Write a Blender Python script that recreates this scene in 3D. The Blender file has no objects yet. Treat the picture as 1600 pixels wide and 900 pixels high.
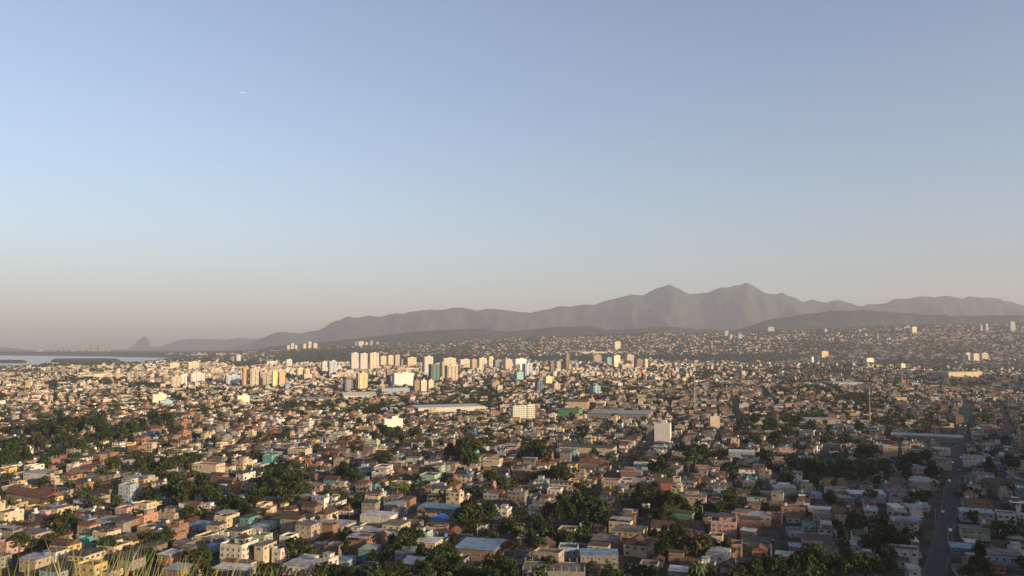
import bpy, math, random
import numpy as np

# ------------------------------------------------------------------ camera, light, exposure
CAM_Z = 110.0
FPX = 1256.0                       # focal length in pixels of the 1600 px wide photograph
PITCH = math.atan(92.0 / FPX)
S = bpy.context.scene
C = S.collection
cam_d = bpy.data.cameras.new('camera')
cam_d.lens = FPX / 1600.0 * 36.0
cam_d.clip_start = 0.2
cam_d.clip_end = 90000.0
cam = bpy.data.objects.new('camera', cam_d)
C.objects.link(cam)
cam.location = (0, 0, CAM_Z)
cam.rotation_euler = (math.pi / 2 + PITCH, 0, 0)
S.camera = cam

SUN_EL = 11.5
SUN_AZ = 125.0                     # clockwise from the view direction (+Y)
sun_dir = (math.sin(math.radians(SUN_AZ)) * math.cos(math.radians(SUN_EL)),
           math.cos(math.radians(SUN_AZ)) * math.cos(math.radians(SUN_EL)),
           math.sin(math.radians(SUN_EL)))
world = bpy.data.worlds.new('World')
S.world = world
world.use_nodes = True
wn = world.node_tree
sky = wn.nodes.new('ShaderNodeTexSky')
sky.sky_type = 'NISHITA'
sky.sun_disc = False
sky.sun_elevation = math.radians(SUN_EL)
sky.sun_rotation = math.radians(SUN_AZ)
sky.altitude = 0
sky.air_density = 1.0
sky.dust_density = 2.0
sky.ozone_density = 2.6
hs = wn.nodes.new('ShaderNodeHueSaturation')
hs.inputs['Saturation'].default_value = 0.87
tint = wn.nodes.new('ShaderNodeMix'); tint.data_type = 'RGBA'; tint.blend_type = 'MULTIPLY'; tint.inputs[0].default_value = 1.0
tint.inputs[7].default_value = (1.06, 0.99, 0.985, 1)
wn.links.new(sky.outputs[0], hs.inputs['Color'])
wn.links.new(hs.outputs[0], tint.inputs[6])
wn.links.new(tint.outputs[2], wn.nodes['Background'].inputs[0])
wn.nodes['Background'].inputs[1].default_value = 0.10
sl = bpy.data.lights.new('sun', 'SUN')
sl.energy = 5.0
sl.angle = math.radians(0.5)
sl.color = (1.0, 0.72, 0.42)
sun = bpy.data.objects.new('sun', sl)
C.objects.link(sun)
from mathutils import Vector, noise as mnoise
sun.rotation_euler = Vector(sun_dir).to_track_quat('Z', 'Y').to_euler()
S.view_settings.view_transform = 'Standard'
S.view_settings.look = 'None'
S.view_settings.exposure = 1.19
S.view_settings.gamma = 1.0
S.view_settings.use_curve_mapping = False
S.cycles.max_bounces = 4
S.cycles.diffuse_bounces = 2
S.cycles.glossy_bounces = 2
S.cycles.volume_bounces = 1
S.cycles.transparent_max_bounces = 6
S.cycles.use_denoising = True
HAZE_DENSITY = 4.2e-5
HAZE_COLOR = (0.515, 0.57, 0.71)

# ------------------------------------------------------------------ small tools
def tag(o, label=None, cat=None, group=None, kind=None):
    if label: o['label'] = label
    if cat: o['category'] = cat
    if group: o['group'] = group
    if kind: o['kind'] = kind
    return o

def _h(ix, iy, seed):
    ix = ix.astype(np.int64); iy = iy.astype(np.int64)
    h = (ix * 374761393 + iy * 668265263 + seed * 974711) & 0xffffffff
    h = ((h ^ (h >> 13)) * 1274126177) & 0xffffffff
    h = (h ^ (h >> 16)) & 0xffffffff
    return h / 4294967295.0

def vnoise(x, y, seed=0):
    x = np.asarray(x, float); y = np.asarray(y, float)
    x0 = np.floor(x); y0 = np.floor(y)
    fx = x - x0; fy = y - y0
    fx = fx * fx * (3 - 2 * fx); fy = fy * fy * (3 - 2 * fy)
    a = _h(x0, y0, seed); b = _h(x0 + 1, y0, seed)
    c = _h(x0, y0 + 1, seed); d = _h(x0 + 1, y0 + 1, seed)
    return (a + (b - a) * fx) * (1 - fy) + (c + (d - c) * fx) * fy

def fbm(x, y, oct=4, seed=0):
    s = 0.0; a = 0.5; f = 1.0
    for k in range(oct):
        s = s + a * (vnoise(x * f, y * f, seed + k * 17) - 0.5) * 2
        a *= 0.5; f *= 2.03
    return s

def sstep(a, b, x):
    t = np.clip((x - a) / (b - a), 0, 1)
    return t * t * (3 - 2 * t)

def uw(px):                        # picture column -> X / Y slope of the view ray
    return (px - 800.0) / FPX

def ridge_profile(pts, D):
    xs = np.array([uw(p[0]) for p in pts]); zs = np.array([CAM_Z + (542.0 - p[1]) / FPX * D for p in pts])
    return xs, zs

MASSIF_FAR = [(-200, 560), (165, 560), (195, 546), (250, 541), (262, 537), (280, 531), (300, 528), (330, 530), (375, 528), (410, 527), (440, 531), (520, 540), (600, 560), (2200, 560)]
MASSIF = [(-200, 560), (330, 560), (350, 549), (380, 540), (405, 531), (425, 522), (432, 519),
          (440, 518), (470, 519), (500, 516), (520, 503), (545, 493), (560, 495), (600, 493), (640, 486), (680, 482), (715, 479),
          (740, 483), (790, 482), (830, 487), (860, 481), (900, 478), (930, 473), (960, 465), (985, 457), (1005, 459), (1020, 451),
          (1045, 442), (1065, 450), (1078, 457), (1105, 459), (1118, 452), (1130, 447), (1150, 444), (1168, 442), (1185, 450),
          (1205, 458), (1225, 459), (1250, 468), (1280, 467), (1310, 470), (1350, 474), (1375, 471), (1400, 465), (1420, 463),
          (1450, 464), (1500, 464), (1535, 462), (1560, 465), (1590, 475), (1640, 480), (1750, 488), (1900, 500), (2200, 530)]
FOOT = [(-200, 550), (380, 549), (430, 541), (520, 533), (600, 524), (640, 519), (700, 515), (760, 513), (790, 518), (830, 515), (860, 511),
        (920, 509), (950, 516), (1000, 513), (1040, 510), (1100, 515), (1150, 516), (1200, 500), (1250, 492), (1300, 486),
        (1350, 485), (1400, 488), (1450, 492), (1500, 494), (1600, 492), (1700, 497), (2000, 525)]
CITYTOP = [(-200, 552), (300, 552), (420, 549), (500, 544), (600, 539), (700, 534), (850, 528), (1000, 524), (1200, 519), (1400, 511), (1600, 506),
           (1750, 508), (2100, 530)]
CREST = [(780, -520), (790, -250), (802, -60), (862, 218), (949, 428), (1415, 777), (1900, 1080), (2500, 1250)]

def bay_mask(X, Y):                # 1 inside the bay
    Yc = np.maximum(Y, 1.0); u = X / Yc; px = 800 + u * FPX
    near = np.interp(px, [-3000, 0, 60, 100, 200, 300, 400, 430], [3000, 4200, 4350, 4700, 5300, 6300, 7300, 8200])
    far = np.interp(px, [-3000, 0, 100, 200, 250, 300, 350, 400, 430], [13500, 10800, 10300, 9400, 8600, 7900, 7700, 7500, 8000])
    w = fbm(X / 900.0, Y / 900.0, 3, 5) * 500
    m = sstep(-120, 120, Y - near + w * 0.5) * sstep(-150, 150, far - Y + w)
    isl = np.maximum(np.exp(-(((px - 137) / 55) ** 4) - ((Y - 6200) / 420) ** 4),
                     np.exp(-(((px - 10) / 35) ** 4) - ((Y - 5900) / 300) ** 4))
    return np.where(Y > 2000, m * (1 - sstep(0.3, 0.5, isl)), 0.0)

def height(X, Y):
    X = np.asarray(X, float); Y = np.asarray(Y, float)
    R = np.hypot(X, Y)
    Yc = np.maximum(Y, 1.0); u = X / Yc; px = 800 + u * FPX
    z = 3.0 + fbm(X / 420.0, Y / 420.0, 3, 1) * 5.0 * sstep(300, 900, R)
    z = z + fbm(X / 85.0, Y / 85.0, 2, 55) * 3.2 * sstep(500, 800, R) * (1 - sstep(3000, 4500, R))
    for (bx, by, bh, sx, sy) in BUMPS:
        z = z + bh * np.exp(-((X - bx) / sx) ** 2 - ((Y - by) / sy) ** 2)
    front = Y > 2500
    # the far town climbs the feet of the range
    ct = np.interp(u, *ridge_profile(CITYTOP, 9000.0))
    ct = np.maximum(ct - 3, 0)
    climb = sstep(4300, 9400, Y) * ct
    roll = fbm(X / 1300.0, Y / 1000.0, 4, 9)
    climb = climb * (1 + 0.2 * roll * sstep(4300, 6000, Y) * (1 - sstep(8000, 9300, Y)))
    z = z + np.where(front, climb, 0)
    ft = np.interp(u, *ridge_profile(FOOT, 10600.0))
    rug = fbm(X / 700.0, Y / 900.0, 5, 21)
    rid = 1 - np.abs(fbm(X / 900.0 + 7, Y / 2600.0, 4, 33)) * 2
    e = np.exp(-((Y - 10600 + 120 * roll) / 640.0) ** 2)
    z = np.where(front, np.maximum(z, ft * e + rug * 30 * e * (1 - e) * 4 * 0.5), z)
    mt = np.interp(u, *ridge_profile(MASSIF, 17500.0))
    g = np.clip(1 - np.abs(Y - 17500.0) / np.where(Y < 17500, 3600.0, 3500.0), 0, 1)
    g2 = g ** 1.25
    mz = mt * g2 * (1 + (rid - 0.6) * 1.25 * (1 - g2) * np.minimum(1, g2 * 4) + rug * 0.3 * (1 - g2)) + (rug * 16 + fbm(X / 260.0, Y / 500.0, 4, 61) * 48) * g2 * (mt > 60)
    z = np.where(front & (g > 0), np.maximum(z, mz), z)
    mf = np.interp(u, *ridge_profile(MASSIF_FAR, 20800.0))
    gf = np.clip(1 - np.abs(Y - 20800.0) / 2000.0, 0, 1) ** 1.2
    z = np.where(front & (mf > 0), np.maximum(z, mf * gf * (1 + (rid - .6) * .6 * (1 - gf))), z)
    # sugarloaf rock
    sx, sy = uw(229) * 20500, 20500.0
    dx = (X - sx); dy = (Y - sy)
    lx = np.where(dx < 0, 235.0, 90.0)
    sr = np.sqrt((dx / lx) ** 2 + (dy / 200.0) ** 2)
    z = np.maximum(z, (CAM_Z + 16.0 / FPX * 20500) * np.exp(-(sr ** 2.1) * 0.55))
    z = np.maximum(z, (CAM_Z - 6) * np.exp(-((X - sx - 30) / 420.0) ** 2 - (dy / 300.0) ** 2))
    z = np.maximum(z, np.where(Y > 14000, (CAM_Z - 10) * np.exp(-((px - 5) / 45.0) ** 2 - ((Y - 17500) / 900) ** 2), -99))
    # the bay
    b = bay_mask(X, Y)
    z = z * (1 - b) + (-7.0) * b
    # viewer's hill: steep brow, foot at about 330 m
    top = CAM_Z - 1.6
    drop = np.maximum(0, (R - 3.6)) * 0.43
    hill = top - drop + fbm(X / 40.0, Y / 40.0, 3, 3) * 3 * sstep(8, 60, R) * (1 - sstep(200, 260, R))
    hill = np.where(Y < 0, np.maximum(hill, top - R * 0.12 + 0.3), hill)
    z = np.where(hill > z, hill, z)
    # ridge to the right that shades part of the town
    best = np.full(X.shape, 1e9)
    for a, c in zip(CREST[:-1], CREST[1:]):
        ax, ay = a; ex, ey = c[0] - ax, c[1] - ay
        t = np.clip(((X - ax) * ex + (Y - ay) * ey) / (ex * ex + ey * ey), 0, 1)
        best = np.minimum(best, np.hypot(X - ax - t * ex, Y - ay - t * ey))
    rh = (RIDGE_H + fbm(X / 230.0, Y / 230.0, 4, 41) * 34) * np.exp(-(best / 175.0) ** 2)
    return np.where(best < 700, np.maximum(z, rh), z)

RIDGE_H = 158.0
BUMPS = [(-398, 1010, 13, 170, 90), (-610, 1110, 10, 160, 120), (-150, 800, 7, 130, 80), (330, 1500, 14, 260, 140), (760, 1900, 18, 330, 200),
         (-620, 2500, 24, 260, 230), (150, 2400, 12, 300, 200), (500, 1100, 6, 150, 120), (1200, 3000, 30, 500, 380),
         (-1600, 2200, 22, 400, 300), (400, 3600, 22, 500, 300)]

_marchY = np.exp(np.linspace(math.log(60.0), math.log(24000.0), 3600))
def ray(px, py):
    v = (450.0 - py) / FPX
    return ((px - 800.0) / FPX, math.cos(PITCH) - math.sin(PITCH) * v, math.sin(PITCH) + math.cos(PITCH) * v)

def at(px, py):
    """the point of the terrain seen at a place of the photograph"""
    dx, dy, dz = ray(px, py)
    t = _marchY / dy
    zz = CAM_Z + t * dz
    hh = height(t * dx, t * dy)
    k = np.nonzero(zz < hh)[0]
    k = k[0] if len(k) else len(t) - 1
    if k == 0: k = 1
    f0 = zz[k - 1] - hh[k - 1]; f1 = zz[k] - hh[k]
    tt = t[k - 1] + (t[k] - t[k - 1]) * (f0 / (f0 - f1) if f0 != f1 else 0)
    return float(tt * dx), float(tt * dy), float(height(np.array([tt * dx]), np.array([tt * dy]))[0])

def project(X, Y, Z):
    dz = Z - CAM_Z
    yc = math.cos(PITCH) * Y + math.sin(PITCH) * dz
    zc = -math.sin(PITCH) * Y + math.cos(PITCH) * dz
    return 800 + FPX * X / yc, 450 - FPX * zc / yc

def hz(x, y): return float(height(np.array([x]), np.array([y]))[0])

# ------------------------------------------------------------------ materials
def mat(name, col=(.5, .5, .5), rough=.85, attr=None, mottle=.25, scale=.6, spec=.3, streak=0.0, translucent=0, metallic=0, corr=None, tower=None, brick=False):
    m = bpy.data.materials.new(name); m.use_nodes = True
    N = m.node_tree.nodes; L = m.node_tree.links
    B = N['Principled BSDF']
    B.inputs['Roughness'].default_value = rough
    B.inputs['Specular IOR Level'].default_value = spec
    B.inputs['Metallic'].default_value = metallic
    if attr:
        a = N.new('ShaderNodeAttribute'); a.attribute_name = attr; src = a.outputs['Color']
    else:
        r = N.new('ShaderNodeRGB'); r.outputs[0].default_value = (*col, 1); src = r.outputs[0]
    geo = N.new('ShaderNodeNewGeometry')
    if mottle:
        nz = N.new('ShaderNodeTexNoise'); nz.inputs['Scale'].default_value = scale; nz.inputs['Detail'].default_value = 4
        L.new(geo.outputs['Position'], nz.inputs['Vector'])
        mr = N.new('ShaderNodeMapRange'); mr.inputs[1].default_value = .3; mr.inputs[2].default_value = .7
        mr.inputs[3].default_value = 1 - mottle; mr.inputs[4].default_value = 1 + mottle
        L.new(nz.outputs['Fac'], mr.inputs[0])
        mx = N.new('ShaderNodeVectorMath'); mx.operation = 'SCALE'
        L.new(src, mx.inputs[0]); L.new(mr.outputs[0], mx.inputs['Scale']); src = mx.outputs[0]
    if streak:
        mp = N.new('ShaderNodeMapping'); mp.inputs['Scale'].default_value = (1.6, 1.6, .22)
        L.new(geo.outputs['Position'], mp.inputs[0])
        nz = N.new('ShaderNodeTexNoise'); nz.inputs['Scale'].default_value = 1.0; nz.inputs['Detail'].default_value = 5
        L.new(mp.outputs[0], nz.inputs['Vector'])
        mr = N.new('ShaderNodeMapRange'); mr.inputs[1].default_value = .5; mr.inputs[2].default_value = .75
        mr.inputs[3].default_value = 0; mr.inputs[4].default_value = streak
        L.new(nz.outputs['Fac'], mr.inputs[0])
        mx = N.new('ShaderNodeMix'); mx.data_type = 'RGBA'
        L.new(mr.outputs[0], mx.inputs[0]); L.new(src, mx.inputs[6]); mx.inputs[7].default_value = (.10, .09, .075, 1); src = mx.outputs[2]
    if corr:
        tc = N.new('ShaderNodeTexCoord'); sp = N.new('ShaderNodeSeparateXYZ'); L.new(tc.outputs['Object'], sp.inputs[0])
        ma = N.new('ShaderNodeMath'); ma.operation = 'MULTIPLY'; ma.inputs[1].default_value = corr; L.new(sp.outputs[0], ma.inputs[0])
        sn = N.new('ShaderNodeMath'); sn.operation = 'SINE'; L.new(ma.outputs[0], sn.inputs[0])
        bp = N.new('ShaderNodeBump'); bp.inputs['Strength'].default_value = .5; bp.inputs['Distance'].default_value = .04
        L.new(sn.outputs[0], bp.inputs['Height']); L.new(bp.outputs[0], B.inputs['Normal'])
    if brick:
        tc = N.new('ShaderNodeTexCoord')
        mp = N.new('ShaderNodeMapping'); mp.inputs['Rotation'].default_value = (math.pi / 2, 0, 0); L.new(tc.outputs['Object'], mp.inputs[0])
        bt = N.new('ShaderNodeTexBrick'); bt.inputs['Scale'].default_value = 2.2
        bt.inputs['Color1'].default_value = (1, 1, 1, 1); bt.inputs['Color2'].default_value = (.78, .74, .7, 1); bt.inputs['Mortar'].default_value = (.75, .8, .8, 1)
        L.new(mp.outputs[0], bt.inputs['Vector'])
        mx = N.new('ShaderNodeVectorMath'); mx.operation = 'MULTIPLY'; L.new(src, mx.inputs[0]); L.new(bt.outputs['Color'], mx.inputs[1]); src = mx.outputs[0]
    if tower:
        # rows of dark windows as the pattern of a far facade (column pitch, floor height)
        pitch, fh, wfrac = tower
        tc = N.new('ShaderNodeTexCoord'); sp = N.new('ShaderNodeSeparateXYZ'); L.new(tc.outputs['Object'], sp.inputs[0])
        sn = N.new('ShaderNodeSeparateXYZ'); L.new(tc.outputs['Normal'], sn.inputs[0])
        ab = N.new('ShaderNodeMath'); ab.operation = 'ABSOLUTE'; L.new(sn.outputs[0], ab.inputs[0])
        gt = N.new('ShaderNodeMath'); gt.operation = 'GREATER_THAN'; gt.inputs[1].default_value = .5; L.new(ab.outputs[0], gt.inputs[0])
        mh = N.new('ShaderNodeMix'); mh.data_type = 'FLOAT'; L.new(gt.outputs[0], mh.inputs[0]); L.new(sp.outputs[0], mh.inputs[2]); L.new(sp.outputs[1], mh.inputs[3])
        def band(sock, p, lo, hi):
            d = N.new('ShaderNodeMath'); d.operation = 'DIVIDE'; d.inputs[1].default_value = p; L.new(sock, d.inputs[0])
            f = N.new('ShaderNodeMath'); f.operation = 'FRACT'; L.new(d.outputs[0], f.inputs[0])
            a = N.new('ShaderNodeMath'); a.operation = 'GREATER_THAN'; a.inputs[1].default_value = lo; L.new(f.outputs[0], a.inputs[0])
            b = N.new('ShaderNodeMath'); b.operation = 'LESS_THAN'; b.inputs[1].default_value = hi; L.new(f.outputs[0], b.inputs[0])
            c = N.new('ShaderNodeMath'); c.operation = 'MULTIPLY'; L.new(a.outputs[0], c.inputs[0]); L.new(b.outputs[0], c.inputs[1]); return c.outputs[0]
        h = band(mh.outputs[0], pitch, .5 - wfrac / 2, .5 + wfrac / 2); v = band(sp.outputs[2], fh, .3, .72)
        az = N.new('ShaderNodeMath'); az.operation = 'ABSOLUTE'; L.new(sn.outputs[2], az.inputs[0])
        lt = N.new('ShaderNodeMath'); lt.operation = 'LESS_THAN'; lt.inputs[1].default_value = .5; L.new(az.outputs[0], lt.inputs[0])
        c1 = N.new('ShaderNodeMath'); c1.operation = 'MULTIPLY'; L.new(h, c1.inputs[0]); L.new(v, c1.inputs[1])
        c2 = N.new('ShaderNodeMath'); c2.operation = 'MULTIPLY'; L.new(c1.outputs[0], c2.inputs[0]); L.new(lt.outputs[0], c2.inputs[1])
        mx = N.new('ShaderNodeMix'); mx.data_type = 'RGBA'; L.new(c2.outputs[0], mx.inputs[0]); L.new(src, mx.inputs[6])
        mx.inputs[7].default_value = (.07, .08, .09, 1); src = mx.outputs[2]
    L.new(src, B.inputs['Base Color'])
    if translucent:
        T = N.new('ShaderNodeBsdfTranslucent'); L.new(src, T.inputs[0])
        M = N.new('ShaderNodeMixShader'); M.inputs[0].default_value = translucent
        L.new(B.outputs[0], M.inputs[1]); L.new(T.outputs[0], M.inputs[2]); L.new(M.outputs[0], N['Material Output'].inputs[0])
    return m

# ------------------------------------------------------------------ terrain
def build_terrain():
    front = np.radians(np.arange(-36, 36.01, 0.12))
    back = np.radians(np.concatenate([np.arange(37, 323.5, 1.6)]))
    az = np.concatenate([front, back]); n = len(az)
    rr = [1.2]
    while rr[-1] < 24000: rr.append(rr[-1] * (1.03 if rr[-1] < 120 else 1.0125) + 0.02)
    rr = np.array(rr); m = len(rr)
    A, Rr = np.meshgrid(az, rr)
    X = Rr * np.sin(A); Y = Rr * np.cos(A)
    lim = np.where(np.cos(A) < 0.1, 2600.0 + 0 * A, 24000.0)
    k = np.minimum(1, lim / Rr); X = X * k; Y = Y * k
    Z = height(X, Y)
    V = np.stack([X.ravel(), Y.ravel(), Z.ravel()], 1)
    V = np.vstack([V, [0, 0, CAM_Z - 1.6]])
    i = np.arange(m - 1)[:, None] * n; j = np.arange(n)[None, :]; j2 = (j + 1) % n
    F = np.stack([i + j, i + j2, i + n + j2, i + n + j], -1).reshape(-1, 4)[:, ::-1]
    cap = [(n * m, int(a), int((a + 1) % n)) for a in range(n)]
    me = bpy.data.meshes.new('ground')
    nq = len(F); nc = len(cap)
    me.vertices.add(len(V)); me.vertices.foreach_set('co', V.ravel())
    me.loops.add(nq * 4 + nc * 3)
    me.loops.foreach_set('vertex_index', np.concatenate([F.ravel(), np.array(cap)[:, ::-1].ravel()]))
    me.polygons.add(nq + nc)
    me.polygons.foreach_set('loop_start', np.concatenate([np.arange(nq) * 4, nq * 4 + np.arange(nc) * 3]))
    me.update(calc_edges=True)
    x, y, z = V[:, 0], V[:, 1], V[:, 2]
    u = x / np.maximum(y, 1)
    ct = np.interp(u, *ridge_profile(CITYTOP, 9000.0))
    urban = sstep(-40, 30, np.interp(y, [0, 380, 9000, 9800], [1e3, 1e3, 1e3, -1e3])) * (1 - sstep(0.5, 1.6, (z - 3) / np.maximum(ct, 60)) * (y > 8000))
    R = np.hypot(x, y)
    urban = urban * sstep(270, 300, R) * (y > 0)
    best = sstep(35, 60, z) * (y < 3500)
    urban = urban * (1 - best)
    urban = urban * (1 - forest_mask(x, y))
    at_ = me.attributes.new('urban', 'FLOAT', 'POINT'); at_.data.foreach_set('value', urban.astype(np.float32))
    me.shade_smooth()
    m_ = bpy.data.materials.new('ground'); m_.use_nodes = True
    N = m_.node_tree.nodes; L = m_.node_tree.links; B = N['Principled BSDF']
    B.inputs['Roughness'].default_value = .95; B.inputs['Specular IOR Level'].default_value = .1
    geo = N.new('ShaderNodeNewGeometry'); a = N.new('ShaderNodeAttribute'); a.attribute_name = 'urban'
    def noise(sc, det=5):
        q = N.new('ShaderNodeTexNoise'); q.inputs['Scale'].default_value = sc; q.inputs['Detail'].default_value = det; L.new(geo.outputs['Position'], q.inputs['Vector']); return q.outputs['Fac']
    def ramp(f, stops):
        r = N.new('ShaderNodeValToRGB'); L.new(f, r.inputs[0])
        while len(r.color_ramp.elements) < len(stops): r.color_ramp.elements.new(.5)
        for e, (p, c) in zip(r.color_ramp.elements, stops): e.position = p; e.color = (*c, 1)
        return r.outputs[0]
    town = ramp(noise(.045, 8), [(.36, (.014, .022, .009)), (.46, (.028, .024, .018)), (.56, (.05, .04, .03)), (.66, (.08, .07, .06))])
    wild = ramp(noise(.006, 9), [(.3, (.013, .022, .015)), (.5, (.022, .031, .021)), (.62, (.032, .044, .024)), (.76, (.075, .07, .055))])
    mx = N.new('ShaderNodeMix'); mx.data_type = 'RGBA'; L.new(a.outputs['Fac'], mx.inputs[0]); L.new(wild, mx.inputs[6]); L.new(town, mx.inputs[7])
    L.new(mx.outputs[2], B.inputs['Base Color'])
    me.materials.append(m_)
    o = bpy.data.objects.new('ground', me); C.objects.link(o)
    tag(o, 'broad coastal plain and hills under the town and the mountain range', None, None, 'structure')

def forest_mask(X, Y):
    Yc = np.maximum(Y, 1.0); px = 800 + X / Yc * FPX
    Z = 3.0
    py = 542 + (CAM_Z - Z) / Yc * FPX
    def blob(cx, cy, sx, sy): return np.exp(-(((px - cx) / sx) ** 4) - (((py - cy) / sy) ** 4))
    m = blob(520, 564, 95, 6.0)
    m = np.maximum(m, blob(1120, 567, 120, 2.0)); m = np.maximum(m, blob(900, 567, 80, 2.0))
    m = np.maximum(m, blob(390, 571, 32, 4)); m = np.maximum(m, blob(110, 571, 130, 1.8) * 0.8)
    m = np.maximum(m, blob(660, 568, 90, 3.0)); m = np.maximum(m, blob(1430, 570, 90, 1.6) * .7)
    return np.where(Y > 2200, sstep(.3, .6, m + fbm(X / 260.0, Y / 400.0, 3, 77) * .5 * (m > .05)), 0.0)

build_terrain()

def build_water():
    me = bpy.data.meshes.new('water')
    v = [(-13500, 2600, -1.5), (-600, 2600, -1.5), (-600, 19000, -1.5), (-13500, 19000, -1.5)]
    me.from_pydata(v, [], [(0, 1, 2, 3)])
    m = bpy.data.materials.new('bay_water'); m.use_nodes = True
    N = m.node_tree.nodes; B = N['Principled BSDF']; L = m.node_tree.links
    B.inputs['Base Color'].default_value = (.06, .065, .058, 1); B.inputs['Roughness'].default_value = .17
    nz = N.new('ShaderNodeTexNoise'); nz.inputs['Scale'].default_value = .02; nz.inputs['Detail'].default_value = 8
    g = N.new('ShaderNodeNewGeometry'); L.new(g.outputs['Position'], nz.inputs['Vector'])
    bp = N.new('ShaderNodeBump'); bp.inputs['Strength'].default_value = .004; bp.inputs['Distance'].default_value = 1; L.new(nz.outputs['Fac'], bp.inputs['Height']); L.new(bp.outputs[0], B.inputs['Normal'])
    me.materials.append(m)
    o = bpy.data.objects.new('water', me); C.objects.link(o)
    tag(o, 'calm grey bay beyond the far left edge of the town', None, None, 'structure')
build_water()

def build_haze():
    me = bpy.data.meshes.new('haze')
    x0, x1, y0, y1, z0, z1 = -19000, 19000, -2900, 25000, -9, 1800
    v = [(x0, y0, z0), (x1, y0, z0), (x1, y1, z0), (x0, y1, z0), (x0, y0, z1), (x1, y0, z1), (x1, y1, z1), (x0, y1, z1)]
    me.from_pydata(v, [], [(3, 2, 1, 0), (4, 5, 6, 7), (0, 1, 5, 4), (1, 2, 6, 5), (2, 3, 7, 6), (3, 0, 4, 7)])
    m = bpy.data.materials.new('haze'); m.use_nodes = True
    N = m.node_tree.nodes; L = m.node_tree.links
    N.remove(N['Principled BSDF'])
    V = N.new('ShaderNodeVolumePrincipled')
    V.inputs['Color'].default_value = (*HAZE_COLOR, 1); V.inputs['Density'].default_value = HAZE_DENSITY
    V.inputs['Anisotropy'].default_value = 0.0
    L.new(V.outputs[0], N['Material Output'].inputs['Volume'])
    me.materials.append(m)
    o = bpy.data.objects.new('haze', me); C.objects.link(o)
    tag(o, 'thin warm evening haze over the plain and the far range', None, None, 'stuff')
build_haze()
# ------------------------------------------------------------------ palettes
WALLS = {'white': (.70, .67, .60), 'cream': (.62, .53, .37), 'yellow': (.66, .47, .19), 'grey': (.27, .26, .24), 'beige': (.44, .36, .27),
         'bare orange brick': (.34, .185, .115), 'salmon': (.52, .29, .20), 'pink': (.54, .33, .31), 'mint green': (.38, .54, .44),
         'teal': (.09, .32, .32), 'pale blue': (.36, .46, .55), 'deep blue': (.04, .13, .34), 'green': (.10, .30, .15), 'pale green': (.38, .44, .33),
         'brown': (.21, .145, .105), 'dark red': (.30, .075, .06), 'turquoise': (.12, .46, .43), 'lilac grey': (.30, .27, .33)}
ROOFS = {'slab': (.20, .185, .17), 'terrace': (.16, .145, .13), 'tile': (.22, .095, .062), 'brown tile': (.11, .065, .045), 'sheet': (.085, .08, .075),
         'metal': (.33, .33, .33), 'blue metal': (.15, .27, .38), 'white metal': (.62, .61, .58), 'open': (.19, .175, .16)}
ROOF_SAY = {'slab': 'flat grey slab roof', 'terrace': 'walled roof terrace', 'tile': 'red tile gable roof', 'brown tile': 'dark brown tile roof',
            'sheet': 'dark corrugated roof', 'metal': 'pale metal sheet roof', 'blue metal': 'blue metal roof', 'white metal': 'white sheet roof',
            'open': 'open unroofed top'}
FL_SAY = {1: 'single-storey', 2: 'two-storey', 3: 'three-storey', 4: 'four-storey'}
WALLS = {k: tuple(v * .56 for v in c) for k, c in WALLS.items()}
ROOFS = {k: tuple(v * (.46 if k not in ('metal', 'white metal', 'blue metal') else .60) for v in c) for k, c in ROOFS.items()}
M = {}
for k, c in WALLS.items():
    M['w_' + k] = mat('wall_' + k.replace(' ', '_'), c, .88, mottle=.26, scale=.6, streak=.85, brick=(k == 'bare orange brick'))
for k, c in ROOFS.items():
    isM = 'metal' in k or k == 'sheet'
    M['r_' + k] = mat('roof_' + k.replace(' ', '_'), c, .55 if 'metal' in k else .9, mottle=.5, scale=.35, streak=.5, corr=(22 if isM or 'tile' in k else None))
M['glass'] = mat('window_glass', (.035, .04, .045), .15, mottle=0, spec=.5)
M['frame'] = mat('window_frame', (.36, .34, .30), .6, mottle=.1)
M['door'] = mat('door_paint', (.16, .09, .05), .6, mottle=.2)
M['tank'] = mat('tank_plastic', (.06, .16, .36), .45, mottle=.1)
M['tankgrey'] = mat('tank_cement', (.42, .42, .42), .7, mottle=.1)
M['metal'] = mat('galvanised', (.27, .27, .27), .5, mottle=.15)
M['concrete'] = mat('concrete', (.22, .205, .185), .9, mottle=.2, streak=.4)
M['bark'] = mat('bark', (.11, .08, .055), .95, mottle=.3, scale=3)
M['mass_wall'] = mat('town_wall', attr='col', rough=.88, mottle=.28, scale=.4, streak=.65)
M['mass_roof'] = mat('town_roof', attr='col', rough=.85, mottle=.5, scale=.3)
M['mass_leaf'] = mat('tree_leaf', attr='col', rough=.9, mottle=.35, scale=.25, spec=.15, translucent=.2)
M['asphalt'] = mat('asphalt', (.02, .02, .023), .9, mottle=.25, scale=.3)
M['kerb'] = mat('pavement_concrete', (.034, .033, .031), .9, mottle=.25, scale=.4)

rng = np.random.default_rng(7)
rnd = random.Random(11)

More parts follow.
